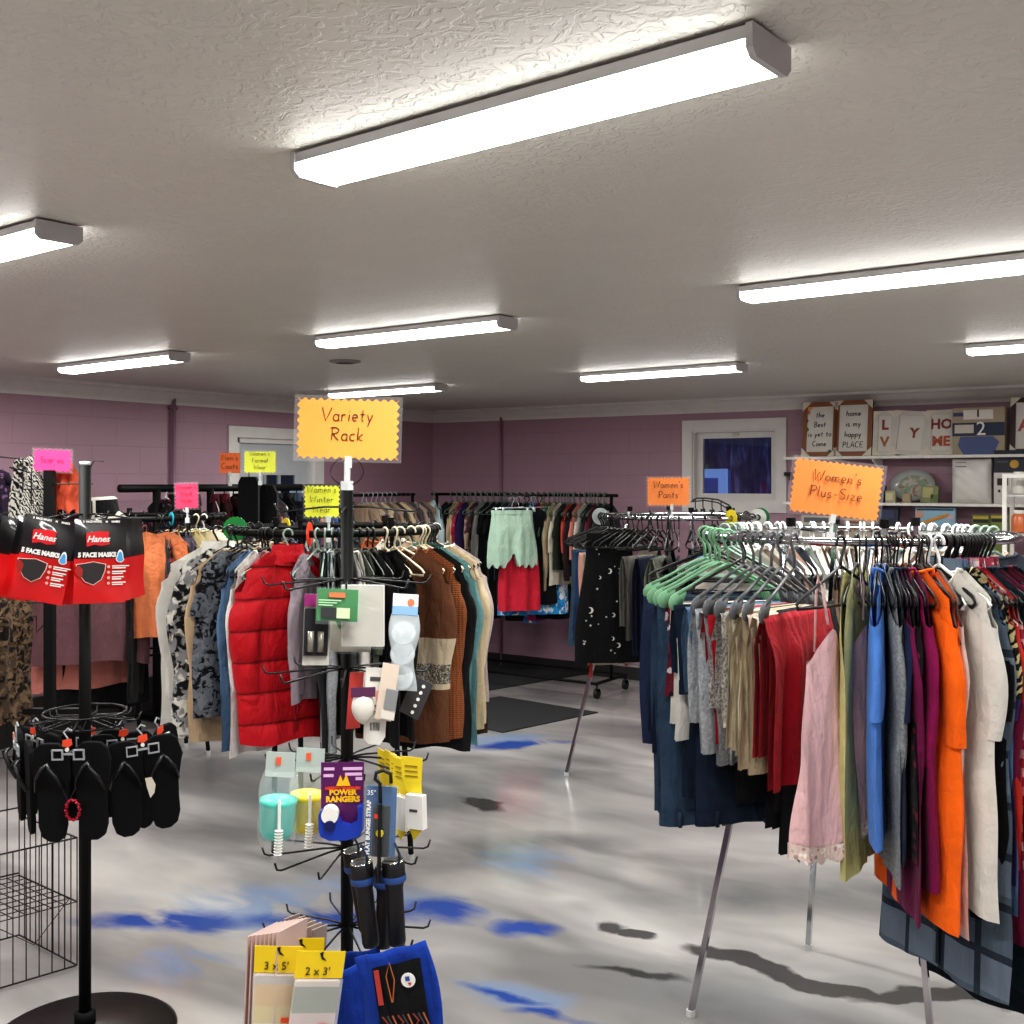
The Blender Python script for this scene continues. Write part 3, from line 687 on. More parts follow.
A = Round((RV*1.156+VV*3.72).xy, .5, 1.57, 'right chrome rack', 'clothes on the right chrome round rack')
B = Round((-2.87, 6.05), .48, 1.54, 'middle chrome rack', 'clothes on the middle chrome round rack')
D = Round((RV*-.808+VV*5.05).xy, .46, 1.53, 'centre black round rack', 'clothes on the centre black round rack')
E = Round((RV*-2.25+VV*6.8).xy, .46, 1.53, 'far left black rack', 'clothes on the left black round rack')
round_rack(A, 'round_clothes_rack', 'chrome round clothes rack at the right packed with plus size clothes', chrome, 225, .6, .33, black_m, feet=[(-.57, -.10), (.085, -.47), (.48, -.06), (-.05, .41)])
round_rack(B, 'round_clothes_rack', 'chrome round clothes rack in the middle under the small orange sign', chrome, 218, .68, .3, black_m)
round_rack(D, 'round_clothes_rack', 'black round clothes rack holding the red puffer jacket', black_m, 250, .55, .33, black_m, .016, [(-.30, .10), (.34, .08), (.26, .44), (-.24, .44)])
round_rack(E, 'round_clothes_rack', 'black round clothes rack at far left holding the orange blouse', black_m, 200, .55, .33, black_m, .016, [(-.05, .05), (.3, .3), (.1, .5), (-.25, .3)])
# straight racks
def post_rack(name, label, a, b, z, m, r=.013, wheels=True, base=.26, posts=(0.03, .97), brace=False):
    a = Vector((*a, 0)); b = Vector((*b, 0)); e = (b-a); L = e.length; ang = math.atan2(e.y, e.x)
    th = thing(name, label, 'clothes rack', a, ang)
    MB().tube([(-.0, 0, z), (L, 0, z)], r, 10).build('rail', m, th, True)
    for f in posts:
        x = f*L; MB().tube([(x, 0, .12), (x, 0, z)], r, 8).build('post', m, th, True)
        MB().tube([(x, -base, .12), (x, base, .12)], r, 8).build('base_tube', m, th, True)
        if wheels:
            for s in (-1, 1):
                c = MB().tube([(x, s*(base-.02), .12), (x, s*(base-.02), .07)], .008, 6).box((x, s*(base-.02), .065), (.03, .05, .02)).build('caster', black_m, th)
                MB().tube([(x-.015, s*(base-.02), .04), (x+.015, s*(base-.02), .04)], .038, 14).build('wheel', plain('#1d1d1f', .7), c)
    for s in (-1, 1): MB().tube([(posts[0]*L, s*base, .12), (posts[-1]*L, s*base, .12)], r*.8, 8).build('base_rail', m, th, True)
    if brace: MB().tube([(posts[0]*L, 0, .3), (posts[-1]*L, 0, .3)], r*.8, 8).build('brace', m, th, True)
    return th
CR = Line((-6.25, 8.0), (-4.35, 8.0), 1.63, (0, -1), 'back wall rolling rack', 'clothes on the back wall rolling rack')
CL = Line((-6.28, 6.75), (-6.28, 8.3), 1.63, (1, 0), 'corner rolling rack', 'clothes on the corner rolling rack')
FR = Line((-6.25, 4.68), (-6.25, 6.66), 1.70, (1, 0), 'black rack before the door', 'coats on the black rack before the door')
post_rack('rolling_clothes_rack', 'black rolling garment rack with casters along the back wall', (-6.28, 8.0), (-4.35, 8.0), 1.63, black_m)
post_rack('rolling_clothes_rack', 'black rolling garment rack in the corner behind the variety sign', (-6.28, 6.7), (-6.28, 7.75), 1.63, black_m)
post_rack('wall_clothes_rack', 'tall black double post garment rack in front of the door', (-6.25, 4.62), (-6.25, 6.75), 1.70, black_m, .028, False, .2, (.14, .36, .62, .98))
# ------------------------------------------------------------------ clothes: right chrome rack
pp = dict(maker=make_pants); CG = ('contour', '#54565a'); GG = ('contour', '#6fa07c'); BK = ('thin', '#151515'); BT = ('tube', '#151515'); WT = ('tube', '#e8e8e6')
navy = cloth('#1c2740'); navy2 = cloth('#151e33'); den = cloth('#202f40', 'denim', '#34485e'); dend = cloth('#121b2b', 'denim', '#1c2a40'); denl = cloth('#47607c', 'denim', '#5f7a96')
blk = cloth('#0f0f12'); white = cloth('#dfdcd6'); cream = cloth('#cfc4ae'); red = cloth('#a31225'); greyc = cloth('#7d7f84', 'marl', '#9a9ca0')
def n_(m, **k): return dict(mat=m, **k)
hang(A, -30, 'trousers', blk, 'plain black trousers', 735, hg=BT, W=0.38, **pp)
hang(A, -20, 'trousers', cloth('#1a2238'), 'ink blue cotton trousers', 750, hg=BT, W=0.38, **pp)
hang(A, -8, 'trousers', navy, 'navy cotton trousers hanging leftmost', 742, hg=GG, W=0.40, t=.03, **pp)
hang(A, 5, 'trousers', navy2, 'dark navy trousers with plain hem', 750, hg=GG, W=0.38, t=.03, **pp)
hang(A, 15, 'trousers', cloth('#6a1f30', 'floral', '#d8c8cc', '#2a1820', 2.0), 'maroon and white printed trousers', 694, hg=GG, W=0.38, **pp)
hang(A, 11.5, 'jeans', den, 'long blue jeans with stitched waistband', 822, hg=GG, W=0.38, t=.03, band=den, **pp)
hang(A, 18.5, 'trousers', white, 'white trousers', 738, hg=None, W=0.38, **pp)
hang(A, 21.5, 'jeans', dend, 'dark denim cropped jeans with buckle', 692, hg=GG, W=0.38, band=dend, **pp)
hang(A, 27, 'jeans', denl, 'steel blue faded jeans', 700, hg=None, W=0.38, **pp)
hang(A, 24, 'jeans', dend, 'very long dark jeans with crooked waistband', 822, dr=-.05, hg=BT, W=0.38, t=.03, x0=-.02, band=dend, **pp)
hang(A, 30.5, 'trousers', cloth('#8e9196', 'marl', '#a5a8ac'), 'light grey sweatpants', 750, hg=CG, W=0.38, **pp)
hang(A, 33, 'trousers', greyc, 'grey joggers with ribbed cuffs', 762, hg=None, W=0.38, band=greyc, **pp)
hang(A, 34, 'trousers', cloth('#101014'), 'long black leggings', 800, dr=-.09, hg=None, W=0.38, x0=-.03, **pp)
hang(A, 35.5, 'trousers', red, 'bright red slim trousers', 742, hg=CG, W=0.38, **pp)
hang(A, 38.5, 'trousers', cloth('#6d6a68', 'marl', '#b8b2ac', s=.5), 'grey flecked knit leggings', 715, hg=CG, W=0.38, **pp)
hang(A, 41, 'trousers', cloth('#d8cfbd'), 'ivory trousers', 752, hg=None, W=0.38, **pp)
hang(A, 42, 'trousers', cloth('#0e0e11'), 'black wide trousers', 790, dr=-.13, hg=None, W=0.38, **pp)
hang(A, 43.3, 'trousers', cloth('#c9bca2'), 'cream trousers with side buttons', 764, hg=CG, W=0.38, **pp)
hang(A, 45.3, 'trousers', cloth('#bdb095'), 'beige cotton trousers', 772, hg=None, W=0.38, **pp)
hang(A, 47, 'trousers', cloth('#d6c2b8'), 'blush pink trousers', 704, hg=CG, W=0.38, **pp)
hang(A, 48.5, 'trousers', cream, 'pale cream folded trousers behind the dark red pair', 770, hg=None, W=0.38, **pp)
hang(A, 53, 'trousers', cloth('#9c1426'), 'wide dark red trousers facing the aisle', 784, hg=CG, W=0.42, t=.025, tw=-5, fold=.012, dr=.02, **pp)
hang(A, 47.5, 'trousers', blk, 'long black trousers showing below the dark red pair', 805, dr=-.14, hg=None, W=0.38, x0=.0, **pp)
hang(A, 51, 'trousers', cloth('#15151a'), 'black cropped trousers low on the rack', 850, dr=-.12, hg=None, W=.24, x0=.06, **pp)
hang(A, 73, 'tank_top', cloth('#c3be84'), 'sage yellow tank top', 872, hg=BT, sleeve=None, neck='scoop', tw=-10, dr=-.02, w2=.19)
cm = hang(A, 69, 'camisole', cloth('#dbb4b6'), 'pale pink camisole with lace hem', 842, hg=BT, maker=make_cami, lace=cloth('#d9c3ba', 'floral', '#f0e4dc', '#a58f88', 3.5), tw=-28, dr=.12, w2=.22)
def lerp_tab(f, T=((76, 79.5), (80, 83), (82.5, 84), (86.5, 85), (89, 86), (91, 88), (95.5, 91.5), (100, 95), (102.5, 98.5), (105, 102.5), (107, 103.5), (115.5, 108), (141, 122))):
    for (x0, y0), (x1, y1) in zip(T, T[1:]):
        if f <= x1: return y0+(y1-y0)*(f-x0)/(x1-x0)
tops = [
 (76, 't_shirt', cloth('#4f7fc8'), 'cornflower blue t-shirt', 838, dict(sleeve='short', hw=.21, w2=.24, sl=.33, t=.025, tw=-13, dr=.01)),
 (80, 'sweatshirt', cloth('#6e7175', 'marl', '#8b8e92'), 'grey marled sweatshirt', 872, dict(sleeve='long', sl=.5)),
 (82.5, 't_shirt', cloth('#1b2645'), 'navy blue t-shirt', 850, dict(sleeve='elbow')),
 (86.5, 'cardigan', cloth('#6d1446'), 'plum cardigan with frayed hem', 912, dict(sleeve='long', sl=.62, neck='v')),
 (89, 'shirt', cloth('#161018', 'floral', '#6a2030', '#2c1824', 2), 'black shirt with dull red flowers', 850, dict(sleeve='short')),
 (91, 'sweater', cloth('#84134f'), 'magenta purple long sleeved sweater', 880, dict(sleeve='long', sl=.47, t=.025, tw=-4)),
 (95.5, 't_shirt', cloth('#f26a17'), 'bright orange t-shirt', 918, dict(sleeve='short', sl=.40, t=.035, hs=.2, tw=6, dr=.02)),
 (98, 'blouse', cloth('#17121a', 'floral', '#c03a3a', '#2c1824', 2), 'black blouse with red flowers at the neck', 860, dict(sleeve='cap')),
 (100, 'blouse', cloth('#d9b9b2'), 'long blush pink blouse', 922, dict(sleeve='long', sl=.58, neck='v')),
 (102.5, 't_shirt', cloth('#d6d3cc'), 'large white t-shirt', 905, dict(sleeve='short', sl=.38, t=.035, hs=.2, tw=12, dr=.03)),
 (105, 't_shirt', cloth('#111114'), 'long black t-shirt', 912, dict(sleeve='elbow', hs=.2, tw=12)),
 (107, 'shirt', cloth('#54616f', 'plaid', '#29323f', '#7a8797', .8), 'long slate blue plaid shirt', 985, dict(tw=10, sleeve='long', sl=.5, neck='collar', w2=.26)),
 (109, 'blouse', cloth('#b9ab80', 'zebra', '#1c1a15', s=1.6), 'tan and black leaf print blouse', 790, dict(tw=10, dr=.01, sleeve='elbow', sl=.28, w2=.2)),
 (111, 'shirt', cloth('#44618a', 'denim', '#5f7ca3'), 'light denim shirt with pale buttons', 900, dict(sleeve='cap', neck='collar')),
 (113, 'blouse', cloth('#3d2c5c'), 'dark violet blouse', 870, dict(sleeve='elbow')),
 (115.5, 't_shirt', cloth('#b8342a'), 'rust red t-shirt', 860, dict(sleeve='short', sl=.34, hs=.205, t=.03)),
 (118, 'sweater', cloth('#6a1638'), 'burgundy long sleeved sweater', 930, dict(sleeve='long', sl=.58, t=.025)),
 (120, 'shirt', cloth('#a33045', 'check', '#e8d0cc', '#401018', .9), 'red and white plaid shirt', 890, dict(sleeve='long', sl=.52, neck='collar')),
 (122.5, 'blouse', cloth('#10262f'), 'dark teal blouse', 980, dict(sleeve='elbow')),
 (125, 't_shirt', cloth('#18303c'), 'petrol blue t-shirt', 960, dict(sleeve='short')),
 (127.5, 'blouse', cloth('#7c1c40'), 'raspberry red blouse', 900, dict(sleeve='short', neck='v')),
 (130, 'shirt', cloth('#a8455c', 'floral', '#e9c9c9', '#5c2030', 1.5), 'rose pink printed shirt', 870, dict(sleeve='short', neck='collar')),
 (133, 'sweater', cloth('#0f1a26'), 'midnight blue sweater', 1010, dict(sleeve='long', t=.03)),
 (137, 'blouse', cloth('#641830'), 'wine red blouse by the picture edge', 940, dict(sleeve='elbow')),
 (141, 'sweater', cloth('#12141a'), 'black knit sweater by the picture edge', 1000, dict(sleeve='long')),
]
for f, nm, m, de, hy, kw in tops:
    f = lerp_tab(f)
    kw.setdefault('t', .012); kw.setdefault('fold', .004)
    hang(A, f, nm, m, de, hy, hg=(WT if 't-shirt' in de and ('white' in de) else BK if f < 100 else BT), flip=(rnd.random() < .5), **kw)
for f in (74, 76, 79, 81, 86, 90, 93.5, 96, 99, 104, 110, 113, 118): spare(A, f, BK)
spare(A, 96.5, WT)
bc = ['#b9b2a8', '#8d7f72', '#d4cfc6', '#6b6f78', '#c4a69a', '#3a3f4a', '#a0a7a2', '#e0dcd4', '#70584c']
bn = ['stone', 'mocha', 'off white', 'slate', 'dusty rose', 'charcoal', 'sage', 'white', 'brown']
for i in range(24):
    f = -52-i*5.2
    hang(A, f, 'blouse', cloth(bc[i % 9]), f'{bn[i % 9]} blouse on pale hanger', L=.55+.05*(i % 3), hg=WT if i < 21 else ('tube', '#8aa394'), sleeve='short', t=.02)
for f in (-41, -46, -50): spare(A, f, ('tube', '#8aa394'))
for i in range(16): spare(A, -54-i*7.1, WT)
# ------------------------------------------------------------------ middle chrome rack
hang(B, -30, 'jeans', dend, 'dark jeans at the back', 655, hg=BT, W=.3, **pp)
hang(B, -12, 'jeans', cloth('#2b3b4e', 'denim', '#43566b'), 'washed grey blue jeans', 645, hg=BT, W=.36, t=.03, **pp)
hang(B, 0, 'jeans', cloth('#1f3350', 'denim', '#35527a'), 'mid blue straight jeans', 640, hg=BT, W=.3, x0=.0, **pp)
hang(B, 10, 'jeans', cloth('#2b4f80', 'denim', '#4a74a8'), 'bright blue jeans', 632, hg=BT, W=.26, x0=-.03, **pp)
hang(B, 16, 'trousers', cloth('#e0b0a0'), 'salmon pink trousers', 640, hg=BT, W=.3, **pp)
hang(B, 20, 'trousers', cloth('#b9b6a2'), 'pale sage cropped trousers', 665, hg=BT, W=.26, **pp)
dm = cloth('#0c0c10')
dr_ = hang(B, 34, 'dress', dm, 'black strapless dress with silver moons and stars', hy=662, hg=BT, maker=make_skirt, W=.26, W2=.40, t=.05, fold=.003, tw=-26, dr=.06)
silv = plain('#c9c6c0', .4); mb = MB(); r2 = random.Random(3)
q_ = dr_.location; dL = B.z-(CH-(662-HY)*q_.dot(VV)/F)-.09
for k in range(34):
    v_ = r2.uniform(.08, .95); z = -.09-v_*dL; hf = .13+.07*sm(v_*1.2); U_ = r2.uniform(-.8, .8); x = U_*hf; yy = .05*(1-U_*U_)**.35*(.3+.7*sm(v_*3))+.004
    for y in (-yy, yy):
        s = r2.uniform(.008, .016)
        if k % 3 == 0: mb.prism([(x+s*math.cos(a)*1.2, z+s*math.sin(a)*1.2) for a in [math.radians(q) for q in range(60, 301, 30)]]+[(x+s*(.35+.8*math.cos(a)), z+s*.9*math.sin(a)) for a in [math.radians(q) for q in range(270, 89, -30)]], y-.002, y+.002)
        else: mb.prism([(x+(s if i % 2 == 0 else s*.4)*.55*math.sin(i*PI/5), z+(s if i % 2 == 0 else s*.4)*.55*math.cos(i*PI/5)) for i in range(10)], y-.002, y+.002)
mb.build('moon_and_star_print', silv, dr_)
hang(B, 52, 'trousers', cloth('#77736c'), 'grey taupe trousers', 640, hg=BT, W=.3, **pp)
hang(B, 60, 'trousers', cloth('#1b2140'), 'navy blue trousers', 662, hg=BT, W=.32, **pp)
hang(B, 67, 'trousers', cloth('#8b9082'), 'grey green trousers with cuff', 652, hg=BT, W=.32, t=.03, **pp)
hang(B, 74, 'trousers', cloth('#33322f'), 'dark brown trousers', 655, hg=BT, W=.3, **pp)
hang(B, 81, 'jeans', dend, 'black blue jeans', 670, hg=BT, W=.3, **pp)
hang(B, 90, 'trousers', cloth('#121218'), 'black trousers', 660, hg=BT, W=.3, **pp)
hang(B, 98, 'trousers', cloth('#2a4fa0'), 'royal blue trousers', 640, hg=BT, W=.3, **pp)
for i, c in enumerate(['#15151a', '#3c3a44', '#1b2238', '#6a6660', '#202028', '#43302a', '#101014', '#2d3b55', '#181820', '#4a4a4a', '#22222a', '#5a5048']):
    hang(B, 108+i*16, 'trousers', cloth(c), ['black', 'graphite', 'navy', 'taupe', 'charcoal', 'brown', 'jet black', 'denim blue', 'off black', 'grey', 'dark grey', 'fawn'][i]+' trousers at the far side', L=.5, hg=BT, W=.3, **pp)
for f in (-20, -6, 4, 14, 24, 28, 30, 37, 41, 45, 49, 56, 63, 70, 78): spare(B, f, ('thin', '#151515'), rnd.uniform(-8, 8))
tag(MB().tube([(0, 0, 0), (.003, 0, -.25), (-.01, .01, -.6), (0, 0, -.80)], .018, 6, flat=(1, .25)).build('belt', cloth('#b02a20'), loc=Vector((*P(591, 500, B.at(34).dot(VV)+.02).xy, 1.42))), 'long red sash belt dangling below the black moon dress', 'belt')
# ------------------------------------------------------------------ centre black rack
fl_w = cloth('#d4d1c9', 'blotch', '#19191b', '#8a8a8c', 1.1); fl_g = cloth('#5f6268', 'blotch', '#101014', '#6d7076', 1.6)
lst = [
 (-30, 'sweater', cloth('#c8b49a'), 'oatmeal knit sweater', 720, dict(sleeve='long')),
 (-16, 'sweatshirt', cloth('#d6cfc4'), 'off white sweatshirt', 735, dict(sleeve='long', sl=.6)),
 (22, 'jacket', cloth('#e4e0d8'), 'white long sleeved jacket with black edge', 730, dict(sleeve='long', sl=.6, neck='collar', dr=.06)),
 (33, 'blouse', fl_w, 'white long blouse with black and grey flowers', 734, dict(sleeve='long', sl=.56, neck='v', t=.03, dr=.04)),
 (39.5, 'cardigan', cloth('#b89e80'), 'tan long sleeved cardigan', 740, dict(sleeve='long', sl=.70)),
 (45, 'blouse', fl_g, 'grey blouse with black velvet flowers', 716, dict(sleeve='short', sl=.2, t=.03, tw=-4, neck='scoop')),
 (58, 'shirt', cloth('#48617f', 'denim', '#5c7696'), 'washed blue denim shirt', 745, dict(sleeve='long', sl=.6)),
 (62, 'sweatshirt', cloth('#d9d4cf'), 'white sweatshirt with pink panel', 752, dict(sleeve='long', sl=.58)),
 (67, 'blouse', cloth('#b57f83', 'dip', '#d9d0cc', s=1.2), 'dusty pink ombre blouse', 735, dict(sleeve='long', sl=.5)),
]
for f, nm, m, de, hy, kw in lst: hang(D, f, nm, m, de, hy, hg=BT, flip=False, **kw)
# puffer
pf = cloth('#b8101f', 'quilt', '#4a040a', rough=.6)
pj = hang(D, 78, 'puffer_jacket', pf, 'red quilted puffer jacket facing the aisle', 742, hg=('tube', '#8aa394'), t=.055, puff=.02, neck='collar', sleeve='long', sl=.56, tw=-36, dr=.07, hs=.19, hw=.22, w2=.22, fold=.003)
MB().tube([(.0, .075, -.12), (.0, .085, -.4), (0, .08, -.72)], .006, 6).build('zipper', plain('#7a1016', .4), pj)
mb = MB()
def cf(u, v): a = 2*PI*u; return (.075*math.cos(a)*(1-.12*v), .05*math.sin(a), -.11+.07*v+.012*abs(math.sin(v*PI*2)))
mb.quadgrid(cf, 20, 8, closed_u=True); mb.build('padded_collar', pf, pj, True)
lst = [
 (90, 'sweater', cloth('#9a8d95'), 'lilac grey ribbed sweater', 700, dict(sleeve='long', neck='scoop', tw=-20, sl=.5)),
 (94, 'jacket', cloth('#26282a'), 'black zip jacket', 760, dict(sleeve='long')),
 (97.5, 'sweatshirt', cloth('#8f9196', 'marl', '#a6a8ad'), 'heather grey sweatshirt', 745, dict(sleeve='long', sl=.62, t=.03)),
 (101, 'blouse', cloth('#2e3226'), 'dark olive blouse', 735, dict(sleeve='long')),
 (104, 'jacket', cloth('#3a3c40'), 'dark grey fleece jacket', 725, dict(sleeve='long')),
 (108, 'sweater', cloth('#d5d1ca'), 'white soft sweater', 690, dict(sleeve='long', sl=.5, t=.03)),
 (112, 'blouse', cloth('#4b5344'), 'moss green blouse', 715, dict(sleeve='elbow')),
 (119, 't_shirt', cloth('#0e0e10'), 'black long sleeved tee', 742, dict(sleeve='long', t=.03)),
 (126, 'blouse', cloth('#141416'), 'black blouse with narrow sleeves', 735, dict(sleeve='long')),
 (136, 'sweatshirt', cloth('#6b4530', 'band', '#c2b299'), 'brown sweatshirt with cream and flecked stripes', 742, dict(sleeve='long', sl=.62, tw=22, t=.035, hw=.225, w2=.225, fold=.007)),
 (144, 'sweater', cloth('#8c5332', 'knit'), 'rust brown knit cardigan', 738, dict(sleeve='long', sl=.6, tw=14)),
 (151, 'jacket', cloth('#1d1c1d'), 'charcoal long sleeved jacket', 748, dict(sleeve='long', sl=.62, tw=10)),
 (158, 'hoodie', cloth('#6f9c9f'), 'light teal hoodie', 742, dict(sleeve='long', sl=.6, neck='hood', tw=6)),
 (165, 'sweatshirt', cloth('#c9b596'), 'beige long sleeved sweatshirt', 730, dict(sleeve='long', sl=.55)),
 (172, 'sweater', cloth('#d3c2a6'), 'cream fleece sweater at the right end', 722, dict(sleeve='long', sl=.58, t=.04, hw=.23)),
 (180, 'sweater', cloth('#c6b8b4'), 'pale mauve sweater', 700, dict(sleeve='long', sl=.55)),
 (190, 'jacket', cloth('#33231f'), 'dark brown jacket', 735, dict(sleeve='long')),
]
for f, nm, m, de, hy, kw in lst:
    hang(D, f, nm, m, de, hy, hg=('tube', '#d8cdb0') if 120 < f < 160 else BT if f > 100 else ('tube', '#8aa394'), flip=(f != 90 and rnd.random() < .4) or f == 136, **kw)
for i, (c, n) in enumerate([('#7a7f76', 'sage'), ('#c0a58c', 'sand'), ('#3b3f4a', 'slate'), ('#d4ccc0', 'ecru'), ('#a8552c', 'copper'), ('#24262b', 'black'), ('#8c7560', 'mocha'), ('#b9b4ae', 'silver grey'), ('#47506b', 'dusk blue'), ('#c98a6c', 'peach')]):
    hang(D, 202+i*13, 'sweater', cloth(c), f'{n} sweater on the far side', L=.6, hg=BT, sleeve='long')
for f in (-22, 8, 34, 60, 98, 116, 132, 154, 161, 183, 186): spare(D, f, ('tube', '#d8cdb0') if f in (132, 154) else BT if f < 180 else ('tube', '#c9c9c6'))
# ------------------------------------------------------------------ far left black rack
lst = [
 (-24, 't_shirt', blk, 'black tee at the left end', 640, dict(sleeve='short')),
 (6, 'denim_jacket', cloth('#22395a', 'denim', '#35527a'), 'dark blue denim jacket with cuff button', 640, dict(sleeve='long', neck='collar', sl=.56, tw=20)),
 (30, 't_shirt', blk, 'black long tee', 672, dict(sleeve='long')),
 (56, 'blouse', cloth('#b8766c'), 'salmon pink long blouse', 690, dict(sleeve='long', t=.03, w2=.27, tw=-20)),
 (74, 'blouse', cloth('#6b4b50'), 'wide mauve brown blouse facing the room', 668, dict(sleeve='short', t=.05, w2=.34, hw=.28, tw=-48, dr=.1, fold=.016, hem=-.03)),
 (62, 'dress', blk, 'long black dress', 712, dict(sleeve='short', w2=.3, tw=-22, dr=-.1)),
 (98, 't_shirt', blk, 'black straight tee', 700, dict(sleeve='short', dr=-.15)),
 (116, 'blouse', cloth('#d07a50'), 'light orange zip blouse', 638, dict(sleeve='short', sl=.25, tw=44, t=.05, hw=.22, w2=.23, neck='v', dr=.06)),
 (120, 'blouse', cloth('#16171d', 'floral', '#b83440', '#39465a', 1.6), 'black blouse with red flowers', 640, dict(sleeve='short')),
 (126, 'blouse', cloth('#a8865e'), 'camel satin blouse', 630, dict(sleeve='elbow')),
 (133, 'shirt', cloth('#544a60', 'plaid', '#24202c', '#8a8094', 1.2), 'purple grey plaid shirt', 668, dict(sleeve='long', sl=.5)),
 (139, 'blouse', cloth('#c6b280'), 'pale mustard blouse', 688, dict(sleeve='elbow')),
 (146, 'sweater', cloth('#d0c3a0'), 'butter cream sweater', 640, dict(sleeve='long', tw=10)),
 (154, 'sweater', cloth('#dcd5c8', 'dots', '#3a3a3a', s=.4), 'white cardigan with black spots', 640, dict(sleeve='long', tw=6)),
 (164, 'sweater', cloth('#d2c6a6'), 'cream sweater', 640, dict(sleeve='long')),
 (176, 't_shirt', blk, 'black tee at the right end', 660, dict(sleeve='short')),
 (186, 'shirt', cloth('#1a1a20', 'floral', '#a8a090', '#555555', 1.6), 'black shirt with pale specks', 650, dict(sleeve='short')),
]
for f, nm, m, de, hy, kw in lst: hang(E, f, nm, m, de, hy, hg=('tube', '#d8cdb0') if 140 < f < 150 else WT if 150 < f < 160 else BT, **kw)
for i, (c, n) in enumerate([('#23252c', 'black'), ('#5a3040', 'wine'), ('#3c4050', 'slate'), ('#7a6a5c', 'taupe'), ('#1c2a40', 'navy'), ('#8a4b4b', 'brick'), ('#2f2c30', 'charcoal')]):
    hang(E, 200+i*18, 'blouse', cloth(c), f'{n} blouse on the far side', L=.6, hg=BT, sleeve='elbow')
# ------------------------------------------------------------------ rack before the door
lst = [(166, 'blouse', cloth('#15151c', 'floral', '#a04050', '#4a5a70', 2), 'black floral kimono'), (176, 'jacket', cloth('#101013'), 'black jacket'), (186, 'coat', cloth('#1d1d26'), 'midnight coat'), (195, 'coat', cloth('#3c2a34'), 'aubergine coat'),
 (214, 'coat', cloth('#4a1420'), 'maroon plaid coat'), (224, 'coat', cloth('#551824'), 'burgundy coat with buttons'), (233, 'sweater', cloth('#341420'), 'dark wine sweater'), (240, 'jacket', cloth('#101014'), 'black suit jacket'), (247, 'jacket', cloth('#15151a'), 'black blazer'), (252, 'jacket', cloth('#c8c4c0', 'vstripe', '#1c1c20'), 'black and white striped jacket'),
 (257, 'jacket', cloth('#1a1a20'), 'charcoal jacket'), (262, 'blouse', cloth('#a88078'), 'dusty pink blouse'), (268, 'sweater', cloth('#6a6e76'), 'grey hooded sweater'), (275, 'jacket', cloth('#16181f'), 'black rain jacket'), (288, 'coat', cloth('#141418'), 'long black coat'), (296, 'jacket', cloth('#3b4152'), 'slate blue jacket'), (302, 'shirt', cloth('#7c4040', 'plaid', '#20181a', '#b09080'), 'red plaid flannel shirt'), (309, 'shirt', cloth('#8a8e94'), 'pale grey work shirt'), (316, 'jacket', cloth('#24365a', 'denim', '#3a5280'), 'blue denim work jacket'), (324, 'coat', cloth('#0f0f12'), 'black wool coat'), (332, 'jacket', cloth('#1c2030'), 'navy jacket')]
for i, (f, nm, m, de) in enumerate(lst): hang(FR, f, nm, m, de, L=.62+.05*(i % 3), hg=BT if i % 4 else WT, sleeve='long', neck='collar' if nm in ('coat', 'jacket', 'shirt') else 'crew', t=.03, tw=-30 if nm == 'coat' else 0)
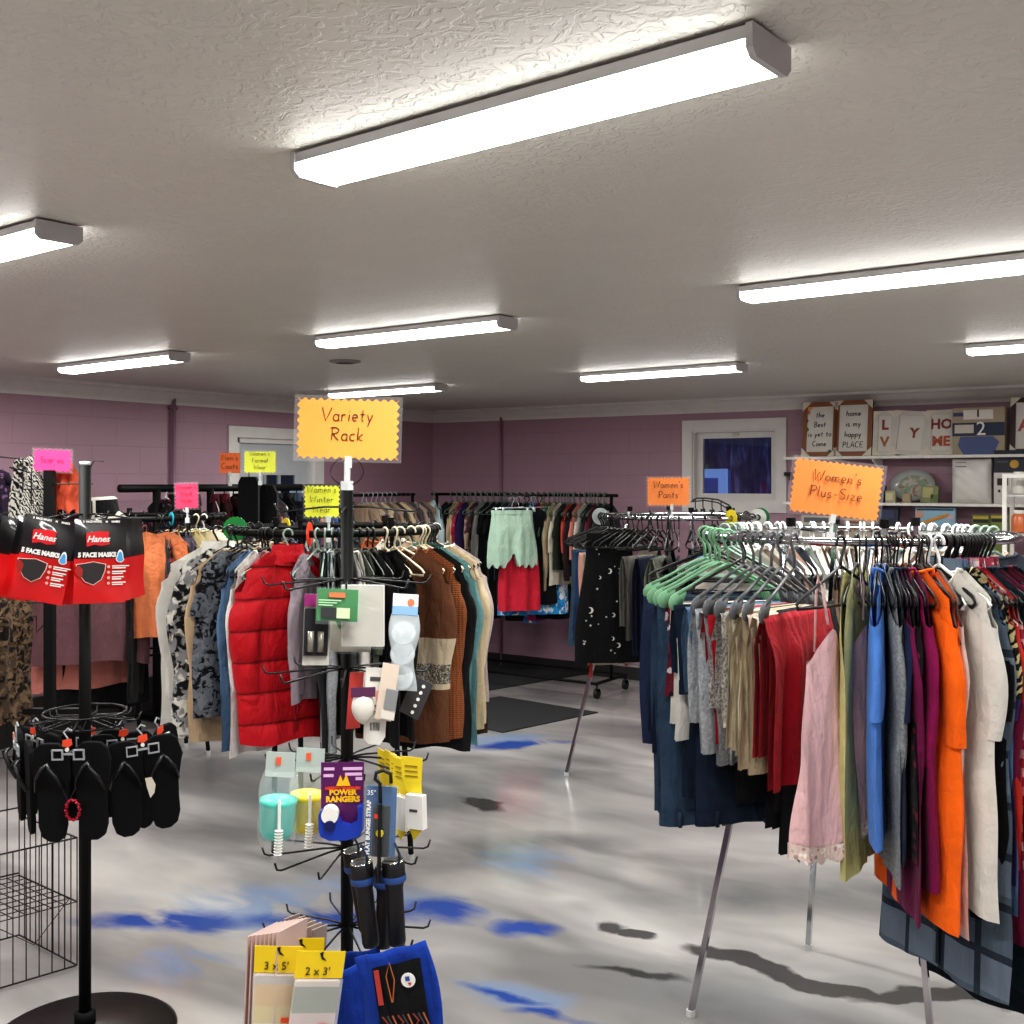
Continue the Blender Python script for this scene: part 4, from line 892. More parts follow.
# ------------------------------------------------------------------ back wall racks
tau = [('#8a7462', 'taupe'), ('#a58f74', 'tan'), ('#6e5a50', 'cocoa'), ('#b5a184', 'sand'), ('#5f5048', 'umber'), ('#957f6c', 'mushroom'), ('#3e3636', 'espresso'), ('#c0aa88', 'wheat'), ('#7b6a66', 'mauve taupe'), ('#4c4446', 'dark plum grey'), ('#9b8a80', 'ash brown'), ('#584c50', 'smoky purple')]
for i in range(14):
    c, n = tau[i % 12]; hang(CL, 362+i*4.7, 'sweater' if i % 2 else 'cardigan', cloth(c), f'{n} sweater' if i % 2 else f'{n} cardigan', L=.6, hg=('tube', '#8a8a8e') if i < 8 else ('wire', 'x'), sleeve='long', t=.03)
GT = ('tube', '#56695e')
lst = [(441, 'hoodie', cloth('#aebdc2'), 'pale blue hoodie at the left end', 575, dict(sleeve='long', neck='hood', tw=55, t=.05, dr=.1)),
 (452, 'blouse', cloth('#1c1a1e'), 'black chiffon blouse', 590, dict(sleeve='long')),
 (457, 'sweater', cloth('#bfa98a'), 'beige soft sweater', 575, dict(sleeve='long', tw=20)), (463, 'blouse', cloth('#a89478'), 'sand coloured blouse', 580, dict(sleeve='elbow')),
 (468, 'blouse', cloth('#a02848', 'dots', '#e0a0b0'), 'crimson spotted blouse', 545, dict(sleeve='short')), (472, 'dress', cloth('#2c1c4a'), 'dark purple dress', 600, dict(sleeve=None)),
 (477, 'blouse', cloth('#b09a86'), 'fawn blouse', 555, dict(sleeve='elbow', tw=10)), (482, 'dress', cloth('#4a3038', 'floral', '#8a6a70', '#201418', 1.6), 'brown floral dress', 590, dict(sleeve='short')),
 (487, 'dress', cloth('#8d8a88'), 'grey ombre dress', 600, dict(sleeve=None)), (493, 'dress', blk, 'long black dress', 605, dict(sleeve='short')), (499, 'dress', blk, 'black evening dress', 618, dict(sleeve='short')),
 (505, 'dress', cloth('#16161a'), 'charcoal black dress', 612, dict(sleeve=None)), (512, 'blouse', cloth('#22304c'), 'navy blouse', 580, dict(sleeve='short')), (519, 'blouse', cloth('#5c4a42'), 'brown blouse', 580, dict(sleeve='short')),
 (526, 'dress', blk, 'loose black shift dress', 615, dict(sleeve='short')), (532, 'dress', cloth('#1b1b20'), 'soft black knit dress', 605, dict(sleeve='long')), (538, 'skirt', cloth('#1f74b4', 'blotch', '#dfe8ee', '#2f8cc8', .7), 'turquoise and white tropical print wrap', 622, dict(sleeve=None)),
 (544, 'dress', cloth('#8d1a4a', 'dots', '#d05080'), 'magenta dotted dress', 620, dict(sleeve='short')), (549, 'blouse', cloth('#b06a1c', 'floral', '#3a2410', '#d89030', 1.4), 'orange and brown patterned blouse', 580, dict(sleeve='elbow')),
 (554, 'blouse', cloth('#4b6a56'), 'forest green blouse', 560, dict(sleeve='short')), (559, 'blouse', cloth('#b9a98e'), 'khaki cream blouse', 590, dict(sleeve='long')), (565, 'blouse', cloth('#c9c2b2'), 'ivory blouse', 585, dict(sleeve='elbow')),
 (570, 'blouse', cloth('#242e26'), 'dark green blouse', 570, dict(sleeve='short')), (575, 'blouse', cloth('#b0483c'), 'brick red blouse', 560, dict(sleeve='elbow')), (580, 'blouse', cloth('#2c2024'), 'black plum blouse', 575, dict(sleeve='long')),
 (585, 'blouse', cloth('#c77f78'), 'coral pink blouse', 560, dict(sleeve='short')), (590, 'blouse', cloth('#b9b3a8'), 'pale stone blouse', 560, dict(sleeve='long')), (595, 'blouse', cloth('#2b2f38'), 'graphite blouse', 575, dict(sleeve='short')), (600, 'blouse', cloth('#5c2c34'), 'garnet red blouse', 570, dict(sleeve='short')), (606, 'blouse', cloth('#30363f'), 'slate black blouse', 580, dict(sleeve='long'))]
for f, nm, m, de, hy, kw in lst: kw.setdefault('t', .025); hang(CR, f, nm, m, de, hy, hg=GT, **kw)
for i in range(26): spare(CR, 452+i*6.1, GT)
# items clipped on a face-out arm of the back rack
arm = CR.at(546); ad = Vector((0, -1, 0))
MB().tube([arm+ad*-.0+ZV*-.0, arm+ad*.62+ZV*.0, arm+ad*.64+ZV*.03], .008, 8).build('display_arm', chrome_d)
ao = bpy.data.objects['display_arm']; tag(ao, 'short metal face-out arm on the back wall rack', 'rack arm')
class Arm:
    def __init__(s): s.z = 1.60; s.phrase = 'face-out arm of back rack'; s.grp = 'clothes on the face-out arm'; s.n = 0
    def at(s, f): q = arm+ad*f; return Vector((q.x, q.y, s.z))
    def yaw(s, f): return YAW+.25
AR = Arm(); CLP = ('clip', 'x'); sk_ = dict(maker=make_skirt)
hang(AR, .1, 'dress', blk, 'black dress behind the clipped shorts', L=.95, hg=BT, sleeve='short', w2=.3)
hang(AR, .2, 'skirt', cloth('#2078bc', 'blotch', '#dfe8ee', '#2f9cd8', .8), 'bright blue and white tropical skirt', hy=614, hg=CLP, W=.42, W2=.62, **sk_)
hang(AR, .3, 'dress', cloth('#131318'), 'black tunic dress in front of the blue skirt', hy=604, hg=BT, sleeve='short', w2=.26, hw=.22)
hang(AR, .42, 'shorts', cloth('#28283c', 'dip', '#c0283c', s=1.05), 'coral red shorts fading to navy at the waist', hy=610, hg=CLP, dr=0, W=.26, W2=.36, **sk_)
hang(AR, .52, 'shorts', cloth('#a9c2b0'), 'mint green ruffled shorts', hy=566, hg=CLP, W=.34, W2=.42, legs=True, ruffle=1, t=.04, **sk_)
# ------------------------------------------------------------------ signs
ink = plain('#2a2320', .6)
def card_poly(w, h, teeth, depth):
    pts = []
    def edge(p, q, n):
        p = Vector(p); q = Vector(q); dv = q-p; nrm = Vector((dv.y, -dv.x)).normalized()*depth
        for i in range(n):
            pts.append(tuple(p+dv*(i/n))); pts.append(tuple(p+dv*((i+.5)/n)-nrm*-1*-1))
    x, z = w/2, h/2; nx = max(4, int(w/teeth)); nz = max(3, int(h/teeth))
    edge((-x, -z), (x, -z), nx); edge((x, -z), (x, z), nz); edge((x, z), (-x, z), nx); edge((-x, z), (-x, -z), nz)
    return pts
def sign(x0, y0, x1, y1, d, colr, cn, lines, label, roll=0, yaw=0, tsz=None, teeth=.02, stem=.0, stemx=0, ty=0, sheath=True, dep=.008, inkm=None):
    s = d/F; w = (x1-x0)*s; h = (y1-y0)*s; p = P((x0+x1)/2, (y0+y1)/2, d)
    th = thing('shop_sign', label, 'sign', p, rot=(0, math.radians(roll), YAW+math.radians(yaw)), group='coloured paper rack signs')
    MB().prism(card_poly(w*.95, h*.93, teeth, dep), -.0006, .0006).build('paper_card', plain(colr, .55), th)
    if sheath: MB().box((0, 0, 0), (w, .0035, h)).build('clear_sleeve', plain('#ffffff', .08, alpha=.05), th)
    if lines: script(lines, tsz or h*.22, inkm or ink, th, ty if ty else h*.14*(len(lines)-1)-h*.08+ (h*.06 if len(lines) > 1 else 0), 0, -.0045, name='handwriting', w=.075)
    if stem:
        MB().tube([(stemx, .004, -h/2+.012), (stemx, .004, -h/2-stem)], .006, 8).box((stemx, .003, -h/2), (.018, .012, .03)).box((stemx, .004, -h/2-stem), (.022, .02, .03)).build('clip_stem', plain('#e6e8ea', .15, alpha=.75), th)
    return th
sign(294, 396, 402, 462, 2.9, '#ff9a1e', 'orange', ['Variety', 'Rack'], 'large orange paper sign reading Variety Rack on the spinner stand', roll=1.5, tsz=.034, stem=.07, stemx=.003)
sign(789, 460, 884, 519, 3.7, '#ff8a26', 'orange', ["Women's", 'Plus-Size'], "orange paper sign reading Women's Plus-Size above the right rack", roll=7, tsz=.036, stem=.06, stemx=0)
sign(646, 476, 691, 507, 6.6, '#ff8a2a', 'orange', ["Women's", 'Pants'], "small orange sign reading Women's Pants above the middle rack", tsz=.04, stem=.06, stemx=.02)
sign(303, 484, 341, 519, 5.0, '#e8ee1c', 'yellow', ["Women's", 'Winter', 'Wear'], "yellow sign reading Women's Winter Wear below the variety sign", tsz=.03, stem=.09, stemx=.03)
sign(243, 450, 277, 474, 7.4, '#e6ec22', 'yellow', ["Women's", 'Formal', 'Wear'], "yellow sign reading Women's Formal Wear in front of the door", tsz=.03, stem=.06)
sign(219, 452, 241, 474, 7.9, '#f0702a', 'orange', ["Men's", 'Coats'], 'small orange square sign left of the yellow sign by the door', tsz=.04, teeth=.03, dep=.001, sheath=False, stem=.07)
sign(174, 482, 199, 510, 6.4, '#e8185c', 'pink', ["Women's", 'Work', 'Wear'], 'pink square sign above the far left black rack', tsz=.026, stem=.06, roll=-2, inkm=plain('#8a1038', .6))
sign(32, 448, 73, 473, 4.1, '#fa1480', 'pink', ['Scarves'], 'glossy hot pink sign on the scarf post at far left', roll=2, tsz=.022, inkm=plain('#a01050', .6))
# size divider rings on the racks
def ring(rack, f, colr, lab, R0=.05, teeth=0):
    mb = MB(); n = 40; pts = []
    b = len(mb.v)
    for y in (-.002, .002):
        for r in (.018, R0):
            for i in range(n):
                a = 2*PI*i/n; rr = r*(1+(.06*(i % 2) if teeth and r > .02 else 0)); mb.v.append((rr*math.cos(a), y, rr*math.sin(a)))
    def q(l0, l1):
        for i in range(n): i2 = (i+1) % n; mb.f.append((l0*n+i, l0*n+i2, l1*n+i2, l1*n+i)); mb.mi.append(0)
    q(0, 1); q(1, 3); q(3, 2); q(2, 0)
    o = mb.build('size_divider', plain(colr, .4)); o.location = rack.at(f); o.rotation_euler = (0, 0, rack.yaw(f)); tag(o, lab, 'size divider')
ring(D, -2, '#128a3c', 'green toothed size divider ring at the left end of the centre rack', .055, 1)
ring(D, -50, '#e6c81e', 'yellow size divider ring on the centre black rack', .04); ring(D, 86, '#e8401e', 'red orange size divider ring near the puffer jacket')
ring(B, 118, '#e8d21e', 'yellow round size divider on the middle chrome rack', .05); ring(B, 150, '#d8d8d2', 'white round size divider on the middle chrome rack', .05); ring(B, 156, '#147a4c', 'dark green round size divider beside the white one', .055)
ring(B, 6, '#a9adb0', 'grey round size divider at the left end of the middle rack', .05); ring(E, 126, '#1ea0b4', 'turquoise size divider ring on the far left rack', .04)
# ------------------------------------------------------------------ spinner with masks and sandals
wire_m = plain('#18181a', .35, .3); clear = plain('#e8eef2', .08, alpha=.05); clearw = plain('#eef2f4', .15, alpha=.5)
S1 = P(85, 481, 3.5); S1.z = 0
def arm_set(th, z, n, ln, a0, double=False, tip=.022, droop=-.012, r=.0028):
    for k in range(n):
        a = YAW+math.radians(a0)+2*PI*k/n; c, s = math.cos(a), math.sin(a)
        mb = MB()
        for o in ((-.012, .012) if double else (0,)):
            q = [Vector((c*rr-s*o*(rr > .05), s*rr+c*o*(rr > .05), z+zz)) for rr, zz in ((.012, 0), (.06, 0), (ln, droop), (ln+.012, droop+.004), (ln+.018, droop+tip))]
            mb.tube(q, r, 6)
        mb.build('display_arm', wire_m, th, True)
st = thing('spinner_stand', 'black spinner stand holding face masks and flip flops', 'display stand', S1, 0)
MB().lathe([(0, .035), (.03, .035), (.1, .026), (.265, .012), (.28, .004), (.28, 0), (0, 0)], 64).build('base', plain('#1a1617', .3), st, True)
MB().tube([(0, 0, .02), (0, 0, 1.80)], .0185, 16).build('pole', black_m, st, True)
MB().tube([(0, 0, 1.80), (0, 0, 1.812)], .016, 14).build('pole_cap', plain('#d8d8d8', .4), st, True)
MB().lathe([(.02, .03), (.032, .034), (.032, .07), (.02, .075)], 20).build('collar', black_m, st, True)
arm_set(st, 1.645, 6, .12, 20); arm_set(st, 1.0, 8, .15, 12, True)
for z in (1.02, .985):
    MB().tube([(.125*math.cos(2*PI*i/48), .125*math.sin(2*PI*i/48), z) for i in range(48)], .0035, 6, closed=True).build('hoop', wire_m, st, True)
MB().tube([RV*.015+ZV*1.79, RV*.03+ZV*1.815, RV*.06+ZV*1.812], .002, 5).build('wire_tip', wire_m, st)
blkp = plain('#1b1b1d', .3, coat=.4); redp = plain('#d01a1c', .35, coat=.3); wht = plain('#e9e7e3', .5); bluep = plain('#4f9ed8', .4)
def mask_pack(px, py, d, yaw, roll, detail, label, grp='face mask packs'):
    th = thing('face_mask_pack', label, 'face masks', P(px, py, d), rot=(0, math.radians(roll), YAW+math.radians(yaw)), group=grp)
    w, h = .15, .252
    def pouch(z0, z1, m, nm):
        mb = MB()
        for s in (-1, 1):
            def fn(u, v, s=s): z = z0+(z1-z0)*v; x = (u-.5)*w; return (x, s*.005*math.sin(PI*u)*math.sin(PI*max(0.02, min(.98, -z/h)))+.003*math.sin(z*40+u*3), z)
            mb.quadgrid(fn, 10, 8)
        return mb.build(nm, m, th, True)
    pouch(0, -.118, blkp, 'black_panel'); pouch(-.118, -h, redp, 'red_panel')
    if detail:
        y = -.0115
        def lp(m, o): o['x'] = 0; return o
        MB().prism([(-.045, -.042), (-.02, -.038), (.0, -.036), (.022, -.038), (.02, -.055), (.024, -.075), (0, -.08), (-.02, -.076), (-.042, -.082), (-.044, -.062)], y, y+.002).build('brand_flag', plain('#d81e26', .4), th)
        text_mesh('Hanes', .026, wht, th, (-.010, y-.001, -.06), name='brand_lettering', shear=.3, bold=.0006)
        text_mesh('5 FACE MASKS', .0185, wht, th, (-.012, y-.001, -.107), name='title_lettering', bold=.0012, sx=.92)
        text_mesh('5  FACE MASKS     M     MASKS', .008, wht, th, (0, y+.003, -.008), name='header_lettering', bold=.0004)
        MB().prism([(.055+.013*math.sin(a)*(1 if math.cos(a) < 0 else .75), -.118+.013*-math.cos(a)*-1*(1 if math.cos(a) < 0 else 2)) for a in [2*PI*i/20 for i in range(20)]], y-.001, y+.001).build('drop_outline', wht, th)
        MB().prism([(.055+.010*math.sin(a)*(1 if math.cos(a) < 0 else .7), -.118+.010*math.cos(a)*(1 if math.cos(a) < 0 else 2)) for a in [2*PI*i/20 for i in range(20)]], y-.002, y+.001).build('water_drop', bluep, th)
        out = [(-.07, -.135), (-.045, -.132), (-.022, -.128), (.0, -.133), (.012, -.136), (.010, -.155), (0, -.18), (-.022, -.195), (-.045, -.185), (-.06, -.165)]
        ctr = Vector((-.028, -.158))
        MB().prism([tuple(ctr+(Vector(q)-ctr)*1.07) for q in out], y, y+.001).build('mask_outline', plain('#f0c8b8', .5), th)
        MB().prism(out, y-.001, y+.001).build('mask_picture', plain('#2a2628', .6), th)
        MB().prism([(-.074, -.14), (-.062, -.138), (-.052, -.15), (-.054, -.17), (-.062, -.175), (-.073, -.158)], y-.0015, y).build('ear_loop', plain('#a0201e', .5), th)
        for k, wd in enumerate((.05, .04, .034, .04)):
            z = -.143-k*.0165; MB().tube([(.022, y, z), (.022, y+.001, z)], .0045, 10).build('bullet_dot', plain('#f0a8a0', .5), th)
            MB().box((.032+wd/2, y, z+.002), (wd, .001, .0035)).build('text_line', wht, th); MB().box((.032+wd*.4, y, z-.004), (wd*.8, .001, .0035)).build('text_line', wht, th)
    return th
mask_pack(53, 518, 3.30, 8, 11, True, 'black and red face mask pack at front left of the spinner')
mask_pack(101, 519, 3.32, 34, 1, True, 'black and red face mask pack at front right of the spinner')
for k, (px, d, yw, ro) in enumerate([(58, 3.36, 2, 7), (50, 3.42, 30, 11), (42, 3.47, 48, 12), (108, 3.40, 52, 0), (114, 3.45, 62, 0), (124, 3.50, 72, -2), (131, 3.55, 80, -3), (22, 3.55, 62, 14)]):
    mask_pack(px, 520, d, yw, ro, False, ['mask pack just behind the front left one', 'mask pack tilted left behind the front left ones', 'third mask pack back on the left prong', 'mask pack just behind the front right one', 'mask pack second behind the front right one', 'mask pack turned edge-on at the right prong', 'rearmost mask pack at the right side of the spinner', 'leftmost mask pack seen edge-on near the frame'][k])
foam = plain('#0e0e10', .8, spec=.2); strapm = plain('#0d0d0f', .4)
def sole_poly(s):
    k = [(0, .0), (.03, -.002), (.05, -.02), (.058, -.055), (.055, -.1), (.045, -.15), (.043, -.2), (.044, -.25), (.034, -.285), (.012, -.3), (-.014, -.3), (-.034, -.287), (-.043, -.25), (-.044, -.2), (-.05, -.15), (-.058, -.1), (-.058, -.05), (-.045, -.018), (-.025, -.002)]
    return [(x*s, z) for x, z in k]
def flops(px, py, d, yaw, roll, label, tagc='#e8502c', charm=None):
    th = thing('flip_flops', label, 'flip flops', P(px, py, d), rot=(math.radians(3), math.radians(roll), YAW+math.radians(yaw)), group='black flip flops on the spinner')
    for i, s in enumerate((-1, 1)):
        so = MB().prism([(x+s*.058, z-.03) for x, z in sole_poly(s)], -.004+.012*i, .012+.012*i).build('sole', foam, th)
        bv = so.modifiers.new('b', 'BEVEL'); bv.width = .004; bv.segments = 2
        pts = [(s*.058+x_, -.012+y_+.012*i, z_) for x_, y_, z_ in ((-.045, .0, -.17), (-.035, -.02, -.13), (-.012, -.03, -.095), (0, -.012, -.085), (.012, -.03, -.095), (.035, -.02, -.13), (.045, .0, -.17))]
        MB().tube(pts, .006, 6, flat=(1.4, .5)).build('strap', strapm, so, True)
    hg = MB().tube([(0, -.012, -.045), (0, -.012, -.012), (-.012, -.01, .005), (0, -.008, .016), (.012, -.006, .008)], .003, 6)
    for s in (-1, 1): frame4(hg, s*.032-.017, s*.032+.017, -.078, -.046, .004, -.016, -.010)
    hg.box((0, -.013, -.06), (.03, .004, .006)); hg.build('clear_hanger', plain('#b8bcc0', .15, alpha=.6), th)
    MB().prism([(-.012, -.016), (.014, -.012), (.016, -.03), (.004, -.038), (-.014, -.034)], -.02, -.018).build('price_tag', plain(tagc, .5), th)
    MB().tube([(0, -.021, -.045), (0, -.018, -.045)], .006, 12).build('size_button', wht, th)
    if charm == 'red':
        m = MB(); r_ = random.Random(5)
        for k in range(22):
            a = 2*PI*k/22; m.lathe([(0, -.005), (.005, -.002), (.005, .002), (0, .005)], 6, (.012+.02*math.cos(a)*1.0, -.022-.005*(k % 2), -.225+.03*math.sin(a)))
        m.build('beaded_charm', plain('#b02038', .25, .3), th); MB().tube([(-.02, -.02, -.16), (0, -.022, -.2), (.022, -.02, -.16)], .0015, 5).build('charm_ring', plain('#555558', .3, .8), th)
    if charm == 'white': MB().prism([(-.0, -.15), (.02, -.15), (.03, -.175), (.025, -.2), (.012, -.215), (.004, -.18)], -.02, -.018).build('white_hang_tag', plain('#d5cfc0', .6), th)
flops(69, 733, 3.30, 0, -1, 'front pair of black flip flops with a red beaded charm', charm='red')
flops(141, 729, 3.42, 24, -4, 'black flip flop pair right of the pole with white tag', charm='white')
flops(20, 727, 3.46, -58, 8, 'black flip flops turned sideways at the far left', '#e0a080')
flops(122, 724, 3.60, 35, 3, 'black flip flops tucked behind the right pair')
flops(155, 722, 3.55, 66, -7, 'black flip flops seen edge-on at the right end')
flops(38, 722, 3.62, -35, 4, 'black flip flops behind the left sideways pair')
flops(92, 722, 3.68, 10, 0, 'black flip flops behind the pole')
# ------------------------------------------------------------------ variety spinner
S2 = P(347, 481, 2.9); S2.z = 0
sp = thing('spinner_stand', 'black variety spinner stand with wire arms under the large orange sign', 'display stand', S2, 0)
MB().tube([(0, 0, .02), (0, 0, 1.726)], .0165, 16).build('pole', black_m, sp, True)
MB().lathe([(0, .03), (.03, .03), (.25, .012), (.26, 0), (0, 0)], 48).build('base', black_m, sp, True)
MB().tube([(.043*math.cos(2*PI*i/32)*RV.x+0, .043*math.cos(2*PI*i/32)*RV.y, 1.775+.036*math.sin(2*PI*i/32)) for i in range(32)], .0015, 5, closed=True).build('wire_ring', wire_m, sp)
MB().box((0, 0, 1.735), (.026, .02, .03)).tube([(0, 0, 1.73), (0, 0, 1.80)], .008, 10).build('sign_clip', plain('#d8dadc', .2, alpha=.8), sp)
for z, n, a0, ln in ((1.682, 4, 3, .17), (1.492, 8, 8, .20), (1.26, 8, 5, .20), (1.026, 10, 2, .195), (.79, 10, 8, .20), (.586, 10, 3, .20)): arm_set(sp, z, n, ln, a0)
def item(name, label, cat, px, py, d, yaw=0, roll=0, group=None): return thing(name, label, cat, P(px, py, d), rot=(0, math.radians(roll), YAW+math.radians(yaw)), group=group)
def card(th, x0, z0, x1, z1, m, nm='card', y=0, t=.002): return MB().box(((x0+x1)/2, y, (z0+z1)/2), (abs(x1-x0), t, abs(z0-z1))).build(nm, m, th)
def k_(d): return d/F
# green card packs
def green_pack(px, py, d, yaw, roll, label):
    th = item('green_card_pack', label, 'packet', px, py, d, yaw, roll); g = plain('#2c9a46', .4)
    card(th, -.05, 0, .05, -.078, g, 'green_card'); card(th, -.052, .004, .052, -.086, clear, 'plastic_sleeve', -.003, .004)
    card(th, -.038, -.045, .0, -.07, plain('#3a3c3e', .4), 'dark_label', -.006); card(th, .0, -.045, .032, -.07, plain('#c8d8b0', .5), 'pale_label', -.006)
    card(th, -.02, -.008, .02, -.02, plain('#c87850', .5), 'cut_out', -.006)
    for k in range(3): card(th, -.045, -.026-.006*k, .01-.01*k, -.0285-.006*k, plain('#b8e0b8', .5), 'text_line', -.006, .001)
green_pack(338, 589, 2.68, -3, 2, 'green carded packet hanging in front of the pole'); green_pack(345, 592, 2.73, 10, -24, 'second green carded packet tilted behind the first')
th = item('battery_pack', 'tall black and purple blister pack left of the green packets', 'packet', 317, 594, 2.72, 12, 2)
card(th, -.03, 0, .035, -.175, plain('#b9b6ae', .5), 'back_card'); card(th, -.03, 0, .02, -.03, plain('#8a2a6a', .4), 'purple_top', -.004); card(th, -.028, -.035, .03, -.15, plain('#2a2a2e', .3), 'black_tray', -.006, .008)
for x in (-.012, .012): MB().tube([(x, -.014, -.09), (x, -.014, -.14)], .008, 10).build('cell', plain('#8d8a80', .3, .4), th, True)
th = item('towel_pack', 'flat white folded cloth pack right of the pole', 'cloth pack', 364, 585, 2.72, -4, 0); card(th, -.055, 0, .05, -.15, plain('#dcd8cf', .7), 'folded_cloth', 0, .014); card(th, -.057, .003, .052, -.156, clear, 'plastic_bag', -.008, .002)
th = item('towel_pack', 'cream folded cloth pack partly behind the pole', 'cloth pack', 352, 600, 2.8, 6, 2); card(th, -.05, 0, .05, -.13, plain('#cfc9bb', .7), 'folded_cloth', 0, .014); card(th, -.052, .003, .052, -.136, clear, 'plastic_bag', -.008, .002)
th = item('bottle_pack', 'clear plastic pack of round lids with blue and white header', 'packet', 406, 594, 2.75, -5, 3)
card(th, -.032, 0, .032, -.03, plain('#dfe2e4', .5), 'header_card'); card(th, -.032, -.03, .032, -.052, plain('#86add0', .5), 'blue_strip', -.001); MB().tube([(.014, -.003, -.02), (.014, -.001, -.02)], .009, 14).build('orange_dot', plain('#e87850', .5), th)
def fb(u, v): a = 2*PI*u; z = -.05-.19*v; w = .034+.006*math.sin(v*PI*2.5); return (w*math.cos(a), .022*math.sin(a)*math.sin(PI*min(.97, v+.03))+.002, z)
m = MB(); m.quadgrid(fb, 20, 20, closed_u=True); m.build('clear_pouch', plain('#dfe6ea', .1, alpha=.38), th, True)
for z in (-.095, -.145, -.205): m = MB().lathe([(0, 0), (.028, 0), (.031, -.004), (.031, -.012), (.028, -.014), (.022, -.006)], 28); o = m.build('clear_lid', plain('#dfe6ea', .1, alpha=.35), th, True); o.location = (0, -.012, z); o.rotation_euler = (PI/2-.4, 0, 0)
th = item('blister_pack', 'long white blister pack with barcode below the cloth packs', 'packet', 377, 668, 2.74, -4, 2)
m = MB().prism([(-.028, 0), (.022, 0), (.026, -.01), (.028, -.09), (.026, -.17), (.014, -.19), (-.014, -.19), (-.028, -.175)], 0, .003); m.build('white_card', plain('#d8d5ce', .5), th)
for k in range(7): card(th, -.012+k*.0035, -.135, -.0103+k*.0035-(k % 2)*.0006, -.155, ink, 'barcode_line', -.001, .001)
text_mesh('apple', .014, ink, th, (0, -.002, -.03)) if False else card(th, -.016, -.022, .018, -.032, plain('#4a4a48', .5), 'printed_name', -.001, .001)
card(th, .0, -.055, .012, -.08, plain('#e8a898', .5), 'pink_print', -.001, .001); m = MB().tube([(.01*math.cos(a), -.002, -.1+.008*math.sin(a)) for a in [2*PI*i/16 for i in range(16)]], .001, 4, closed=True); m.build('loop_print', ink, th)
th = item('sponge_pack', 'round white sponge in clear wrap beside the barcode pack', 'packet', 363, 688, 2.72, 10, 0)
m = MB(); m.quadgrid(lambda u, v: (.028*math.cos(2*PI*u)*math.sin(PI*v)**.6, .018*math.sin(2*PI*u)*math.sin(PI*v)**.6, -.09*v), 18, 12, closed_u=True); m.build('sponge', plain('#d6d2c9', .6), th, True); card(th, -.03, .004, .03, -.02, plain('#5a3050', .4), 'dark_header', -.012)
th = item('red_card_pack', 'thin red card pack seen edge-on left of the sponge', 'packet', 357, 672, 2.78, 55, 6); card(th, -.025, 0, .025, -.14, plain('#b03a34', .5), 'red_card')
th = item('cable_pack', 'beige cable pack leaning beside the dark icon card', 'packet', 391, 664, 2.72, -10, 9)
card(th, -.02, 0, .022, -.14, plain('#d6c6b6', .5), 'back_card'); card(th, .0, -.06, .03, -.11, plain('#8a8c8e', .3), 'window', -.005, .006); card(th, -.005, -.11, .03, -.135, plain('#dcd6cc', .4), 'label', -.005)
th = item('phone_case_pack', 'dark grey card with a column of white icons tilted right', 'packet', 424, 680, 2.78, -12, 24)
card(th, -.028, 0, .026, -.1, plain('#3a3a3c', .45), 'dark_card')
for k in range(5): MB().tube([(.006, -.003, -.015-.018*k), (.006, -.001, -.015-.018*k)], .0045, 10).build('icon', wht, th)
def cup_bag(px, py, d, colr, label, brush):
    th = item('cup_bag', label, 'packet', px, py, d, 0, 3)
    card(th, -.035, 0, .035, -.06, plain('#c9d4cf', .4, alpha=.6), 'header_card'); card(th, -.01, -.012, .002, -.03, plain('#e8603c', .5), 'price_sticker', -.003)
    MB().lathe([(0, -.205), (.032, -.205), (.04, -.19), (.043, -.125), (.045, -.12), (.045, -.112), (.02, -.105), (0, -.105)], 24).build('cup', plain(colr, .35), th, True)
    m = MB(); m.quadgrid(lambda u, v: ((.05+.004*math.sin(9*v))*math.cos(2*PI*u)*(.75+.25*math.sin(PI*v)), .046*math.sin(2*PI*u)*(.2+.8*math.sin(PI*max(.02, v*.9))), -.045-.185*v), 22, 14, closed_u=True); m.build('clear_bag', plain('#e4edf0', .08, alpha=.14), th, True)
    if brush:
        b = MB().tube([(.012, -.05, -.1), (.015, -.052, -.17)], .004, 6)
        b.build('brush_handle', wht, th); b = MB()
        for k in range(9): b.lathe([(0, 0), (.011, -.002), (0, -.004)], 8, (.015, -.052, -.17-.007*k))
        b.build('brush_bristles', wht, th)
cup_bag(281, 752, 2.66, '#52c4b4', 'bagged turquoise cup with small white brush', True); cup_bag(311, 748, 2.74, '#e2cf3c', 'bagged yellow cup beside the turquoise one', True)
# purple toy pack
th = item('toy_pack', 'purple toy pack with blue plastic dispenser at the bottom', 'toy', 343, 762, 2.64, 3, 0)
card(th, -.052, 0, .05, -.15, plain('#571a58', .4), 'purple_card'); pk = plain('#d8b0d8', .5)
text_mesh('MIGHTY MORPHIN', .0098, plain('#d8402a', .5), th, (0, -.003, -.062), name='red_title', bold=.0008)
text_mesh('POWER\nRANGERS', .0185, plain('#f0b81e', .5), th, (0, -.003, -.080), name='yellow_title', bold=.0010)
MB().prism([(-.016, -.056), (-.006, -.03), (.0, -.046), (.008, -.028), (.018, -.056)], -.004, -.002).build('yellow_bolt', plain('#f0b81e', .5), th)
for k, (x0, x1, z) in enumerate([(-.045, -.02, -.012), (.0, .046, -.012), (.005, .045, -.025), (-.046, -.022, -.028), (.03, .046, -.036)]): card(th, x0, z, x1, z-.007, pk, 'text_line', -.002, .001)
dsp = [(-.055, -.118), (-.05, -.108), (-.035, -.104), (-.018, -.108), (-.01, -.12), (0, -.14), (.02, -.145), (.036, -.135), (.038, -.115), (.036, -.1), (.046, -.098), (.052, -.09), (.052, -.15), (.04, -.17), (.01, -.178), (-.03, -.178), (-.05, -.168), (-.055, -.15)]
MB().prism(dsp, -.03, -.004).build('blue_dispenser', plain('#1c3ea8', .3), th)
